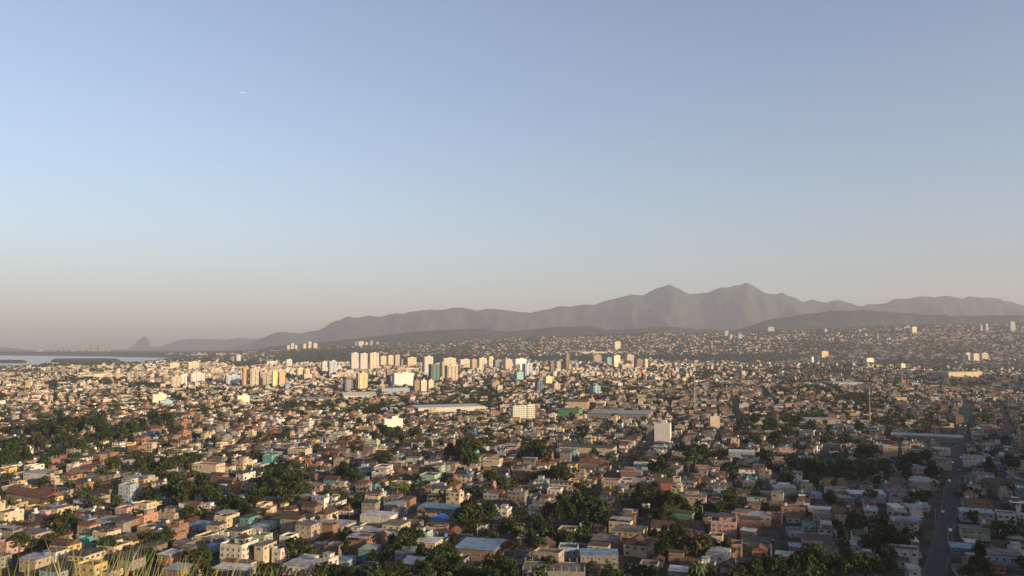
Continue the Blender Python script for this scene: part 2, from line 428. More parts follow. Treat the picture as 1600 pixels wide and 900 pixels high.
# ------------------------------------------------------------------ mesh builder for single things
class MB:
    def __init__(s): s.v = []; s.f = []; s.m = []
    def box(s, x, y, z, w, d, h, mi=0, rot=0, tilt=0):
        """x, y centre, z bottom"""
        b = len(s.v); c, n = math.cos(rot), math.sin(rot)
        for k in (0, 1):
            for (a, e) in ((-.5, -.5), (.5, -.5), (.5, .5), (-.5, .5)):
                px, py = a * w, e * d
                s.v.append((x + px * c - py * n, y + px * n + py * c, z + k * h + py * tilt))
        for q in ((3, 2, 1, 0), (4, 5, 6, 7), (0, 1, 5, 4), (1, 2, 6, 5), (2, 3, 7, 6), (3, 0, 4, 7)):
            s.f.append(tuple(b + i for i in q)); s.m.append(mi)
    def gable(s, x, y, z, w, d, h, t=.14, mi=0, along='y'):
        """solid pitched roof; ridge along local y or x"""
        b = len(s.v)
        if along == 'y':
            P = [(-w / 2, 0), (w / 2, 0), (0, h)]
            for yy in (-d / 2, d / 2):
                for (a, c) in P: s.v.append((x + a, y + yy, z + c))
        else:
            P = [(-d / 2, 0), (d / 2, 0), (0, h)]
            for xx in (w / 2, -w / 2):
                for (a, c) in P: s.v.append((x + xx, y + a, z + c))
        for q in ((0, 1, 2), (5, 4, 3), (0, 3, 4, 1), (1, 4, 5, 2), (2, 5, 3, 0)):
            s.f.append(tuple(b + i for i in q)); s.m.append(mi)
    def cyl(s, x, y, z, r0, r1, h, n=10, mi=0, cap=True):
        b = len(s.v)
        for k, r in ((0, r0), (1, r1)):
            for i in range(n):
                a = 2 * math.pi * i / n; s.v.append((x + r * math.cos(a), y + r * math.sin(a), z + k * h))
        for i in range(n):
            j = (i + 1) % n; s.f.append((b + i, b + j, b + n + j, b + n + i)); s.m.append(mi)
        s.f.append(tuple(b + n + i for i in range(n))); s.m.append(mi)
        s.f.append(tuple(b + n - 1 - i for i in range(n))); s.m.append(mi)
    def tube(s, p, q, r0, r1, n=6, mi=0):
        p = Vector(p); q = Vector(q); d = (q - p).normalized()
        a = d.cross(Vector((0, 0, 1)));
        if a.length < .01: a = Vector((1, 0, 0))
        a.normalize(); c = d.cross(a); b = len(s.v)
        for o, r in ((p, r0), (q, r1)):
            for i in range(n):
                t = 2 * math.pi * i / n; s.v.append(tuple(o + a * math.cos(t) * r + c * math.sin(t) * r))
        for i in range(n):
            j = (i + 1) % n; s.f.append((b + i, b + j, b + n + j, b + n + i)); s.m.append(mi)
        s.f.append(tuple(b + n + i for i in range(n))); s.m.append(mi)
    def mesh(s, name, mats):
        me = bpy.data.meshes.new(name); me.from_pydata(s.v, [], s.f); me.update()
        for m in mats: me.materials.append(m)
        if len(mats) > 1: me.polygons.foreach_set('material_index', s.m)
        return me
    def obj(s, name, mats, parent=None):
        return link(name, s.mesh(name, mats), parent)

def link(name, me, parent=None, loc=None, rz=0):
    o = bpy.data.objects.new(name, me); C.objects.link(o)
    if parent is not None: o.parent = parent
    if loc is not None: o.location = loc
    if rz: o.rotation_euler = (0, 0, rz)
    return o

def empty(name, loc, rz=0):
    o = bpy.data.objects.new(name, None); C.objects.link(o); o.location = loc; o.rotation_euler = (0, 0, rz)
    o.empty_display_size = 1; return o

def window_mesh(w, h):
    b = MB(); b.box(0, -.02, 0, w, .07, h, 0)
    b.box(0, -.045, -.10, w + .24, .09, .10, 1); b.box(0, -.045, h, w + .24, .09, .10, 1)
    b.box(-w / 2 - .06, -.045, 0, .12, .09, h, 1); b.box(w / 2 + .06, -.045, 0, .12, .09, h, 1); b.box(0, -.065, 0, .06, .03, h, 1)
    return b.mesh('window', [M['glass'], M['frame']])
WIN = [window_mesh(1.3, 1.15), window_mesh(1.9, 1.25), window_mesh(1.0, 1.5)]
b = MB(); b.box(0, -.03, 0, 1.0, .08, 2.1); DOOR = b.mesh('door', [M['door']])
b = MB(); b.box(0, -.03, 0, 2.6, .08, 2.2); GARAGE = b.mesh('garage_door', [M['metal']])
b = MB(); b.cyl(0, 0, 0, .62, .75, 1.0, 12); b.cyl(0, 0, 1.003, .78, .35, .28, 12); TANK = [b.mesh('water_tank', [M['tank']]), b.mesh('water_tank', [M['tankgrey']])]
b = MB(); b.tube((0, 0, 0), (0, 0, .8), .04, .04); b.cyl(0, 0, .8, .12, .42, .16, 12); DISH = b.mesh('satellite_dish', [M['frame']])

# ------------------------------------------------------------------ occupancy of the near town (1 m cells)
OX0, OY0, OW, OH = -1300, 330, 2800, 1500
OCC = np.zeros((OW, OH), bool)
FAR_OCC = []                                     # (x, y, radius) of far big things
def _cells(x, y, w, d, th, step=.7):
    n1 = max(2, int(w / step) + 1); n2 = max(2, int(d / step) + 1)
    a = np.linspace(-w / 2, w / 2, n1)[:, None] + np.zeros((1, n2)); e = np.linspace(-d / 2, d / 2, n2)[None, :] + np.zeros((n1, 1))
    c, s = math.cos(th), math.sin(th)
    ix = np.floor(x + a * c + e * s - OX0).astype(int).ravel(); iy = np.floor(y - a * s + e * c - OY0).astype(int).ravel()
    k = (ix >= 0) & (ix < OW) & (iy >= 0) & (iy < OH)
    return ix[k], iy[k]
def occupy(x, y, w, d, th):
    ix, iy = _cells(x, y, w, d, th); OCC[ix, iy] = True
def busy(x, y, w, d, th):
    ix, iy = _cells(x, y, w, d, th, 1.5); return bool(OCC[ix, iy].any())

# ------------------------------------------------------------------ labels
MARKS = [('the large blue-roofed warehouse', 750, 862), ('the white three-storey corner building', 372, 862), ('the pale blue four-storey block', 200, 772),
         ('the long red-tiled row', 50, 782), ('the yellow house with sunlit gallery', 985, 838), ('the teal-fronted two-storey house', 1348, 858),
         ('the unfinished building with bare columns', 868, 892), ('the blank white tower house', 1037, 678),
         ('the long white single-storey building', 1135, 768), ('the pink terrace house', 196, 803), ('the blue tarpaulin dome', 687, 808),
         ('the bright turquoise house', 743, 708), ('the grey overhanging block', 1082, 785), ('the long cream school', 920, 703),
         ('the long white house', 66, 745), ('the brick house with dark roof', 638, 785), ('the long teal-walled house', 440, 815),
         ('the twin white gabled sheds', 1413, 800), ('the red-topped three-storey house', 1132, 828), ('the bright blue house', 238, 680),
         ('the pale eight-storey apartment block', 817, 640), ('the long mint-walled house', 673, 748), ('the brown-roofed yellow house', 102, 862),
         ('the cream house with shuttered windows', 619, 825), ('the big grey-roofed house', 1565, 870), ('the small white windowed house', 1571, 808),
         ('the grey long warehouse', 1450, 680), ('the cream tower house', 415, 860), ('the white house with orange wing', 1132, 868)]
USED = set()
def relation(px, py, mx, my):
    dx, dy = px - mx, py - my
    if abs(dx) > 1.3 * abs(dy): return ('just right of' if dx < 45 else 'right of' if dx < 90 else 'far right of') if dx > 0 else ('just left of' if dx > -45 else 'left of' if dx > -90 else 'far left of')
    return ('behind' if dy > -28 else 'far behind') if dy < 0 else 'in front of'
def place_phrases(px, py):
    q = sorted(MARKS, key=lambda m: math.hypot(px - m[1], 1.6 * (py - m[2])))
    return [relation(px, py, m[1], m[2]) + ' ' + m[0] for m in q[:9] if math.hypot(px - m[1], py - m[2]) > 9]
def unique_label(looks, px, py, most=16):
    for ph in place_phrases(px, py):
        for lk in looks:
            t = lk + ' ' + ph
            if len(t.split()) <= most and t not in USED:
                USED.add(t); return t
    return None

# ------------------------------------------------------------------ houses
HOUSES = []
def make_house(x, y, th, w, d, fl, wall, roof, extras=(), nwin=8, label=None, z=None, fh=2.9, cat='house', name='house', group='houses of the dense hillside town', only_wall=False):
    pxc = project(x, y, 5)
    if z is None:
        zs = height(np.array([x, x - 4, x + 4, x, x]), np.array([y, y, y, y - 5, y + 5])); z = float(zs.mean())
    H = fl * fh + .25
    root = empty(name, (x, y, z), -th)
    wm = M['w_' + wall]; rm = M['r_' + roof]
    b = MB(); b.box(0, 0, -2.2, w, d, 2.2 + H)
    if roof in ('terrace', 'open'):
        ph = .95 if roof == 'terrace' else .5; t = .18
        b.box(0, -d / 2 + t / 2, H + .002, w, t, ph); b.box(0, d / 2 - t / 2, H + .002, w, t, ph)
        b.box(-w / 2 + t / 2, 0, H + .002, t, d - 2 * t, ph); b.box(w / 2 - t / 2, 0, H + .002, t, d - 2 * t, ph)
    # floor band lines, a light relief
    for k in range(1, fl): b.box(0, 0, k * fh - .1, w + .10, d + .10, .16)
    b.obj('wall', [wm], root)
    r = MB()
    if roof == 'slab':
        r.box(0, 0, H + .002, w + .9, d + .9, .20)
    elif roof in ('terrace', 'open'):
        r.box(0, 0, H + .003, w - .4, d - .4, .06)
    elif roof in ('tile', 'brown tile'):
        al = 'y' if d > w else 'x'
        r.gable(0, 0, H + .002, w + .8, d + .8, .28 * min(w, d), mi=0, along=al)
    else:
        r.box(0, 0, H + .35, w + .7, d + .7, .09, tilt=.035)
        if roof == 'sheet': r.box(0, 0, H + .002, w - .3, d - .3, .2)
    r.obj('roof', [rm], root)
    if roof == 'open':
        n = max(2, int(w / 3.4))
        for i in range(n + 1):
            for yy in (-d / 2 + .25, d / 2 - .25):
                c = MB(); c.box(-w / 2 + .25 + i * (w - .5) / n, yy, H + .5, .3, .3, 1.7 + .3 * ((i * 7) % 3)); c.obj('column', [M['concrete']], root)
    top = H + (.21 if roof == 'slab' else .07)
    fx = rnd.uniform(-.2, .2) * w
    if 'room' in extras:
        q = MB(); q.box(fx, d * .12, top, w * .48, d * .45, 2.4); rr_ = q.obj('rooftop_room', [wm], root)
        q = MB(); q.box(fx, d * .12, top + 2.403, w * .48 + .6, d * .45 + .6, .12); q.obj('rooftop_cover', [M['r_sheet'] if rnd.random() < .5 else M['r_metal']], rr_)
        link('window', WIN[0], rr_, (fx, d * .12 - d * .225 - .02, top + .8))
    if 'canopy' in extras:
        q = MB(); q.box(0, -d * .05, top + 2.3, w + .3, d * .8, .09, tilt=.04)
        cn_ = q.obj('canopy', [M['r_metal'] if rnd.random() < .6 else M['r_sheet']], root)
        for i in (-1, 1):
            for j in (-1, 1):
                q = MB(); q.box(i * (w / 2 - .3), -d * .05 + j * d * .36, top, .16, .16, 2.3 + j * d * .36 * .04 + .02); q.obj('post', [M['metal']], cn_)
    if 'tank' in extras: link('water_tank', TANK[0], root, (w * .3, d * .3, top + .02 + (0 if 'metal' not in roof and roof != 'sheet' else .5)))
    if 'greytank' in extras: link('water_tank', TANK[1], root, (-w * .3, d * .3, top + .02 + (0 if 'metal' not in roof and roof != 'sheet' else .5)))
    if 'dish' in extras: link('satellite_dish', DISH, root, (w * .35, -d * .3, top + (.5 if 'metal' in roof or roof == 'sheet' else 0)))
    if 'balcony' in extras and fl > 1:
        q = MB(); q.box(0, -d / 2 - .75, fh - .05, w * .8, 1.5, .14); bal = q.obj('balcony', [M['concrete']], root); q = MB(); q.box(0, -d / 2 - 1.44, fh + .093, w * .8, .1, .9)
        q.box(w * .4 - .05, -d / 2 - .7, fh + .093, .1, 1.36, .9); q.box(-w * .4 + .05, -d / 2 - .7, fh + .093, .1, 1.36, .9); q.obj('railing', [wm], bal)
    if 'awning' in extras:
        q = MB(); q.box(0, -d / 2 - 1.0, 2.35, w * .85, 2.0, .07, tilt=.12); q.obj('awning', [M['r_metal']], root)
    if 'leanto' in extras:
        q = MB(); q.box(w / 2 + 1.6, 0, -1.5, 3.2, d * .7, 3.9); q.obj('annex', [wm], root)
        q = MB(); q.box(w / 2 + 1.75, 0, 2.45, 3.5, d * .7 + .4, .09); q.obj('annex_roof', [M['r_sheet']], root)
    # openings on the camera side (front), the sunny side and the far side
    spots = []
    nf = max(1, int(w / 3.1)); nr = max(1, int(d / 3.3))
    for k in range(fl - 1, -1, -1):
        for i in range(nr):
            spots.append(('r', -d / 2 + (i + .5) * d / nr, k))
        for i in range(nf):
            spots.append(('f', -w / 2 + (i + .5) * w / nf, k))
    side_l = (x / max(y, 1)) > math.tan(th)            # the camera sees the other long side
    n = 0
    wt = rnd.choice((0, 0, 1, 2))
    for (s_, p, k) in spots:
        if n >= nwin: break
        if 'leanto' in extras and s_ == 'r' and k == 0: continue
        zz = k * fh + (1.0 if wt != 2 else .7)
        if s_ == 'f':
            if k == 0 and abs(p) < w / nf / 1.9 and n < nwin:
                link('door', DOOR, root, (p, -d / 2 - .005, .0)); n += 1; continue
            link('window', WIN[wt], root, (p, -d / 2 - .005 - (0.0), zz))
        else:
            if side_l: link('window', WIN[wt], root, (-w / 2 - .005, p, zz), -math.pi / 2)
            else: link('window', WIN[wt], root, (w / 2 + .005, p, zz), math.pi / 2)
        n += 1
    HOUSES.append((pxc[0], pxc[1], wall, fl, x, y))
    if label is None:
        look = f"{wall} {FL_SAY.get(fl, 'tall')} {cat}"
        ex = {'tank': 'blue water tank', 'greytank': 'grey water tank', 'room': 'rooftop room', 'canopy': 'rooftop canopy', 'balcony': 'front balcony',
              'dish': 'satellite dish', 'leanto': 'side annex', 'awning': 'front awning'}
        looks = [f"{look} with {ROOF_SAY[roof]}"] + [f"{look} with {ex[e]}" for e in extras if e in ex]
        looks += [f"{wall} {cat} with {ROOF_SAY[roof]} and {ex[e]}" for e in extras if e in ex]
        label = unique_label(looks, *pxc)
        if label is None:
            for sz in ('narrow' if w < 8 else 'wide', 'deep' if d > 11 else 'shallow'):
                label = unique_label([f"{sz} {look} with {ROOF_SAY[roof]}"], *pxc)
                if label: break
        if label is None: label = unique_label([f"plain {wall} {cat}", f"{wall} {cat} with plain walls", f"{wall} {cat}"], *pxc)
        if label is None: label = f"{wall} {cat} " + place_phrases(*pxc)[0]
        while len(label.split()) > 16 and any(q in label for q in ('-storey ', ' corrugated', 'just ')): label = label.replace('four-storey ', '').replace('single-storey ', '').replace('two-storey ', '').replace('three-storey ', '').replace(' corrugated', '').replace('just ', '')
    else: USED.add(label)
    tag(root, label, cat, group)
    return root

def placed(x0, x1, py, d, fl, wall, roof, extras=(), th=17, nwin=None, label=None, fh=2.9, **kw):
    """a house whose seen width spans x0..x1 of the photograph with its nearest foot at row py"""
    X, Y, Z = at((x0 + x1) / 2, py)
    Dm = math.hypot(X, Y); az = math.atan2(X, Y); t = math.radians(th); ph = t - az
    W = (x1 - x0) / FPX * Y / math.cos(az) * math.cos(az)
    w = (W - d * abs(math.sin(ph))) / max(.4, math.cos(ph))
    if w < 5: w = 5.0; d = max(6.0, (W - w * math.cos(ph)) / max(abs(math.sin(ph)), .15)) if abs(math.sin(ph)) > .2 else d
    ext = (d * math.cos(ph) + w * abs(math.sin(ph))) / 2
    X += math.sin(az) * ext; Y += math.cos(az) * ext
    z = hz(X, Y)
    near = py > 790
    root = make_house(X, Y, t, w, d, fl, wall, roof, extras, nwin if nwin is not None else (13 if near else 6), label, None, fh, **kw)
    occupy(X, Y, w + .6, d + .6, t)
    return root

T, R_ = 'tank', 'room'
# left quarter
placed(40, 93, 752, 15, 2, 'white', 'metal', ('greytank',), label='long white two-storey house beneath the unfinished orange brick house')
placed(70, 92, 735, 9, 3, 'bare orange brick', 'open')
placed(105, 128, 739, 10, 2, 'white', 'terrace', (R_,))
placed(98, 126, 756, 10, 2, 'salmon', 'tile', ('balcony',))
placed(187, 210, 731, 12, 1, 'white', 'white metal', fh=5.0, nwin=0)
placed(186, 214, 787, 9, 4, 'pale blue', 'terrace', (T,), nwin=16, fh=2.9, th=10, label='narrow pale blue four-storey block with white sunlit side among trees')
placed(8, 92, 796, 13, 2, 'yellow', 'tile', th=30, nwin=14, label='long yellow row house under one red tile gable roof at far left')
placed(42, 77, 803, 8, 1, 'yellow', 'terrace')
placed(80, 111, 810, 12, 2, 'cream', 'slab', ('dish',))
placed(149, 185, 773, 12, 1, 'grey', 'sheet', nwin=2)
placed(142, 170, 793, 9, 2, 'beige', 'terrace', ('greytank',))
placed(181, 212, 812, 9, 2, 'pink', 'terrace', ('awning',), label='bright pink two-storey terrace house beside a blue awning')
placed(198, 214, 819, 6, 1, 'pale blue', 'blue metal')
placed(214, 245, 824, 12, 2, 'salmon', 'terrace', (R_,))
placed(150, 183, 822, 11, 1, 'cream', 'metal')
placed(146, 186, 853, 10, 2, 'cream', 'terrace', ('canopy', 'balcony'))
placed(185, 199, 843, 9, 3, 'grey', 'slab', nwin=0)
placed(31, 80, 853, 12, 2, 'beige', 'slab', (T, 'balcony'))
placed(10, 60, 834, 11, 1, 'cream', 'metal')
placed(80, 124, 873, 9, 2, 'yellow', 'brown tile', nwin=12, label='brown-roofed yellow house with a sunlit side of small windows, bottom left')
placed(-2, 33, 868, 10, 2, 'pink', 'terrace', ('dish',))
placed(84, 122, 845, 7, 1, 'cream', 'tile')
placed(256, 290, 856, 11, 2, 'bare orange brick', 'terrace', (R_,))
placed(271, 306, 868, 9, 2, 'bare orange brick', 'slab', ('tank',))
placed(305, 345, 852, 14, 1, 'cream', 'terrace', fh=3.6)
placed(345, 364, 846, 12, 1, 'white', 'terrace', fh=3.8)
placed(362, 384, 836, 12, 1, 'bare orange brick', 'slab')
placed(295, 330, 830, 10, 1, 'pale blue', 'blue metal')
placed(335, 373, 826, 13, 2, 'cream', 'terrace', ('canopy',))
placed(345, 402, 884, 14, 3, 'white', 'terrace', (R_, T), nwin=18, label='white three-storey corner building with sunlit right side above the green bank')
placed(247, 285, 888, 10, 2, 'bare orange brick', 'white metal', ('balcony',))
placed(255, 302, 914, 10, 2, 'bare orange brick', 'metal')
placed(316, 346, 866, 10, 1, 'pale blue', 'blue metal')
placed(333, 398, 905, 9, 1, 'grey', 'white metal')
placed(244, 288, 820, 10, 2, 'beige', 'open', (R_,))
placed(211, 243, 804, 9, 2, 'cream', 'terrace')
placed(301, 350, 746, 12, 3, 'cream', 'terrace', ('balcony', T))
placed(328, 373, 768, 12, 2, 'salmon', 'tile', ('balcony',))
placed(156, 184, 718, 11, 2, 'bare orange brick', 'slab')
placed(200, 225, 714, 10, 3, 'bare orange brick', 'terrace')
placed(230, 247, 688, 9, 3, 'deep blue', 'slab', nwin=0, label='bright blue house with a blank side on the crowded rise')
placed(272, 291, 674, 10, 3, 'bare orange brick', 'terrace', nwin=2)
placed(314, 326, 690, 8, 3, 'yellow', 'slab')
placed(104, 125, 712, 10, 2, 'bare orange brick', 'tile')
placed(125, 152, 703, 11, 2, 'grey', 'slab')
placed(33, 76, 896, 9, 2, 'beige', 'metal', (T,))
placed(120, 165, 908, 8, 2, 'yellow', 'terrace')
placed(187, 225, 897, 9, 2, 'grey', 'sheet', ('dish',))
placed(35, 68, 882, 8, 1, 'grey', 'metal')
placed(125, 138, 862, 7, 2, 'teal', 'terrace')
placed(187, 224, 851, 8, 1, 'white', 'white metal')
placed(375, 402, 826, 9, 2, 'teal', 'sheet')
placed(0, 28, 745, 10, 2, 'yellow', 'terrace')
placed(4, 33, 770, 10, 1, 'cream', 'terrace')
placed(60, 92, 776, 9, 1, 'white', 'tile')
placed(150, 190, 905, 8, 1, 'cream', 'slab')
placed(228, 246, 905, 8, 1, 'brown', 'sheet')
# left centre
placed(521, 550, 690, 12, 3, 'white', 'terrace', (R_,))
placed(487, 499, 704, 10, 3, 'yellow', 'terrace')
placed(450, 487, 715, 12, 2, 'cream', 'terrace', (T,))
placed(411, 434, 725, 10, 2, 'turquoise', 'terrace')
placed(451, 481, 739, 11, 2, 'beige', 'slab', ('balcony',))
placed(472, 499, 758, 10, 2, 'bare orange brick', 'tile')
placed(506, 535, 763, 10, 2, 'teal', 'brown tile')
placed(581, 615, 753, 12, 2, 'white', 'terrace', ('balcony', R_))
placed(587, 607, 761, 9, 1, 'cream', 'tile')
placed(655, 690, 757, 15, 2, 'mint green', 'terrace', label='long mint green two-storey house with a brightly lit side wall')
placed(680, 696, 745, 9, 3, 'mint green', 'slab')
placed(737, 749, 718, 8, 3, 'turquoise', 'slab', nwin=4, label='bright turquoise narrow three-storey house beside the big dark tree')
placed(754, 786, 731, 11, 2, 'cream', 'terrace')
placed(626, 650, 795, 10, 2, 'bare orange brick', 'sheet', nwin=0, label='blank brick house with dark corrugated roof left of the columned terrace')
placed(667, 701, 788, 10, 1, 'grey', 'terrace', ('canopy',))
placed(652, 728, 805, 14, 1, 'grey', 'blue metal', nwin=3)
placed(600, 634, 805, 12, 2, 'pale green', 'metal')
placed(563, 622, 820, 12, 1, 'white', 'white metal', fh=4.2, nwin=2)
placed(597, 641, 838, 13, 2, 'cream', 'slab', ('balcony',), nwin=12, label='cream two-storey house with pinkish shuttered front windows beside dark trees')
placed(445, 476, 806, 14, 1, 'cream', 'brown tile', fh=3.6)
placed(422, 459, 824, 16, 1, 'turquoise', 'sheet', fh=4.4, label='long teal-walled house with low dark roof below the cream gable')
placed(460, 495, 828, 12, 2, 'beige', 'sheet', ('balcony',))
placed(493, 528, 820, 13, 2, 'cream', 'brown tile')
placed(462, 500, 846, 10, 3, 'beige', 'slab', ('tank',), nwin=12, fh=2.8)
placed(398, 431, 882, 12, 3, 'cream', 'slab', nwin=4, label='tall cream house with blank walls and flat slab roof near the grass')
placed(425, 452, 880, 9, 2, 'white', 'terrace')
placed(507, 540, 876, 9, 2, 'brown', 'terrace', ('dish',))
placed(540, 588, 868, 12, 2, 'bare orange brick', 'terrace', (R_, T, 'canopy'))
placed(462, 508, 888, 9, 1, 'bare orange brick', 'white metal')
placed(560, 595, 880, 10, 2, 'teal', 'metal')
placed(617, 662, 885, 12, 2, 'pale blue', 'metal', ('balcony',))
placed(524, 556, 888, 9, 1, 'pale blue', 'blue metal')
placed(648, 692, 868, 11, 2, 'cream', 'white metal', ('balcony',), nwin=12)
placed(718, 746, 858, 10, 1, 'green', 'sheet', fh=3.6, nwin=1)
placed(442, 495, 908, 10, 2, 'white', 'metal')
placed(437, 466, 850, 9, 1, 'white', 'terrace')
placed(775, 800, 814, 10, 2, 'white', 'terrace', (R_,))
placed(770, 802, 828, 11, 1, 'cream', 'tile')
placed(760, 790, 780, 10, 1, 'yellow', 'tile')
placed(545, 590, 706, 14, 1, 'cream', 'metal')
placed(400, 425, 805, 9, 2, 'cream', 'terrace', (T,))
placed(530, 560, 806, 10, 1, 'white', 'tile')
placed(695, 722, 842, 9, 1, 'brown', 'tile', ('dish',))
placed(570, 600, 792, 9, 2, 'cream', 'terrace', ('canopy',))
# right centre
placed(873, 964, 712, 22, 2, 'cream', 'sheet', nwin=12, label='long cream school with broad dark roof and a bright sunlit end wall')
placed(847, 865, 720, 8, 3, 'bare orange brick', 'slab', nwin=1)
placed(991, 1024, 737, 14, 2, 'pale blue', 'white metal', ('leanto',), nwin=9, th=10)
placed(905, 942, 735, 12, 2, 'bare orange brick', 'tile')
placed(938, 956, 735, 10, 2, 'salmon', 'terrace')
placed(841, 854, 745, 6, 3, 'white', 'slab', nwin=0)
placed(970, 1005, 750, 12, 2, 'bare orange brick', 'metal', (R_,))
placed(987, 1009, 764, 9, 2, 'pink', 'metal')
placed(940, 970, 765, 10, 2, 'beige', 'terrace', ('balcony',))
placed(1023, 1052, 768, 12, 2, 'dark red', 'brown tile', th=5)
placed(1051, 1064, 762, 11, 2, 'cream', 'terrace', nwin=2)
placed(1060, 1104, 798, 14, 3, 'beige', 'slab', ('dish', R_), nwin=14, fh=3.0, label='grey-beige overhanging three-storey block with pillars on its corner')
placed(1092, 1175, 776, 12, 1, 'white', 'sheet', th=5, nwin=9, label='long white single-storey building with a row of small windows')
placed(1140, 1178, 722, 14, 3, 'pale blue', 'white metal', nwin=8)
placed(1086, 1124, 739, 12, 1, 'salmon', 'terrace', fh=4)
placed(943, 953, 777, 8, 2, 'yellow', 'terrace')
placed(957, 1012, 850, 15, 2, 'yellow', 'slab', ('balcony', 'dish'), nwin=14, th=25, fh=3.1, label='yellow two-storey house with sunlit gallery and broad pale slab roof')
placed(975, 1022, 872, 14, 2, 'cream', 'brown tile', nwin=12, th=25)
placed(1018, 1055, 836, 12, 1, 'white', 'brown tile', fh=3.4, nwin=3)
placed(1057, 1100, 832, 10, 1, 'salmon', 'tile')
placed(1112, 1151, 842, 12, 3, 'pink', 'terrace', (R_, 'balcony'), nwin=12, fh=2.8, label='pinkish three-storey house topped by red rooftop walls and a room')
placed(1150, 1171, 824, 9, 3, 'pink', 'slab', nwin=3)
placed(1170, 1204, 822, 11, 2, 'cream', 'metal')
placed(1104, 1142, 888, 14, 2, 'white', 'metal', ('leanto',), nwin=10, th=28, label='white two-storey house with metal roof and an orange side wing')
placed(1138, 1160, 872, 10, 2, 'salmon', 'terrace')
placed(907, 965, 888, 11, 2, 'grey', 'blue metal', ('awning',), nwin=12, th=5)
placed(873, 904, 878, 10, 2, 'pale blue', 'terrace', (T,), th=8)
placed(822, 868, 876, 14, 2, 'cream', 'brown tile', th=30)
placed(872, 903, 848, 10, 2, 'beige', 'terrace')
placed(907, 940, 850, 8, 1, 'pale blue', 'slab')
placed(855, 880, 780, 9, 2, 'white', 'terrace')
placed(857, 890, 763, 12, 1, 'cream', 'metal')
placed(888, 907, 765, 9, 2, 'yellow', 'terrace')
placed(800, 830, 748, 12, 2, 'bare orange brick', 'metal', (R_,))
placed(798, 836, 815, 12, 1, 'pale blue', 'metal')
placed(1160, 1202, 857, 12, 1, 'grey', 'sheet')
placed(1176, 1198, 870, 8, 1, 'salmon', 'tile')
placed(1045, 1077, 905, 9, 1, 'pale green', 'white metal')
placed(1000, 1030, 896, 9, 1, 'grey', 'terrace')
placed(817, 915, 916, 16, 2, 'grey', 'open', th=5, nwin=8, label='unfinished grey building with bare concrete columns standing on its top')
# right quarter, in the hill's shade
placed(1207, 1244, 776, 11, 2, 'pale green', 'metal', th=8)
placed(1247, 1283, 780, 10, 1, 'pale blue', 'blue metal', th=8)
placed(1296, 1328, 780, 11, 2, 'cream', 'terrace', th=8)
placed(1325, 1382, 787, 12, 2, 'pale blue', 'white metal', th=6)
placed(1384, 1416, 785, 11, 3, 'lilac grey', 'terrace', (R_,), th=8)
placed(1422, 1466, 767, 11, 2, 'beige', 'metal', th=8)
placed(1387, 1412, 809, 13, 2, 'white', 'white metal', nwin=3, th=8)
placed(1413, 1441, 809, 13, 2, 'white', 'metal', nwin=3, th=8)
placed(1300, 1345, 820, 10, 2, 'salmon', 'brown tile', ('awning',), th=8)
placed(1345, 1392, 822, 10, 1, 'dark red', 'sheet', th=8)
placed(1392, 1438, 822, 9, 1, 'brown', 'metal', th=8)
placed(1271, 1296, 820, 10, 2, 'beige', 'slab', th=20)
placed(1198, 1222, 823, 11, 2, 'dark red', 'terrace', (T,), th=22)
placed(1330, 1366, 873, 10, 2, 'turquoise', 'metal', ('balcony',), nwin=11, th=14, label='teal-fronted two-storey house with pale roof between two big trees')
placed(1253, 1302, 856, 12, 1, 'cream', 'sheet', fh=3.4, th=12)
placed(1537, 1594, 890, 13, 2, 'pale blue', 'slab', ('awning',), nwin=11, th=20, fh=3.2, label='big grey-roofed two-storey house right of the avenue, bottom right')
placed(1502, 1544, 845, 11, 2, 'pale green', 'slab', th=22)
placed(1501, 1550, 817, 12, 2, 'pale blue', 'metal', (T,), th=22)
placed(1557, 1586, 820, 10, 2, 'white', 'terrace', nwin=8, th=22, label='small white two-storey house with a dark row of upper windows, far right')
placed(1487, 1537, 868, 11, 1, 'teal', 'blue metal', th=22)
placed(1507, 1538, 731, 11, 3, 'white', 'terrace', th=24)
placed(1461, 1484, 712, 11, 2, 'white', 'metal', th=24)
placed(1587, 1606, 722, 11, 2, 'white', 'slab', th=24)
placed(1242, 1272, 727, 12, 2, 'grey', 'metal', th=10)
placed(1207, 1243, 715, 11, 2, 'pink', 'terrace', (R_,), th=10)
placed(1297, 1331, 719, 11, 2, 'pale blue', 'white metal', th=10)
placed(1377, 1402, 714, 11, 3, 'beige', 'terrace', th=10)
placed(1430, 1467, 745, 12, 2, 'grey', 'blue metal', th=10)
placed(1521, 1552, 754, 11, 2, 'white', 'slab', th=22)
placed(1457, 1486, 735, 11, 3, 'beige', 'slab', th=22)
placed(1402, 1434, 856, 10, 1, 'grey', 'white metal', th=15)
placed(1416, 1438, 912, 9, 2, 'white', 'metal', th=15)
placed(1213, 1245, 880, 9, 1, 'salmon', 'metal', th=20)
N_HAND = len(HOUSES)

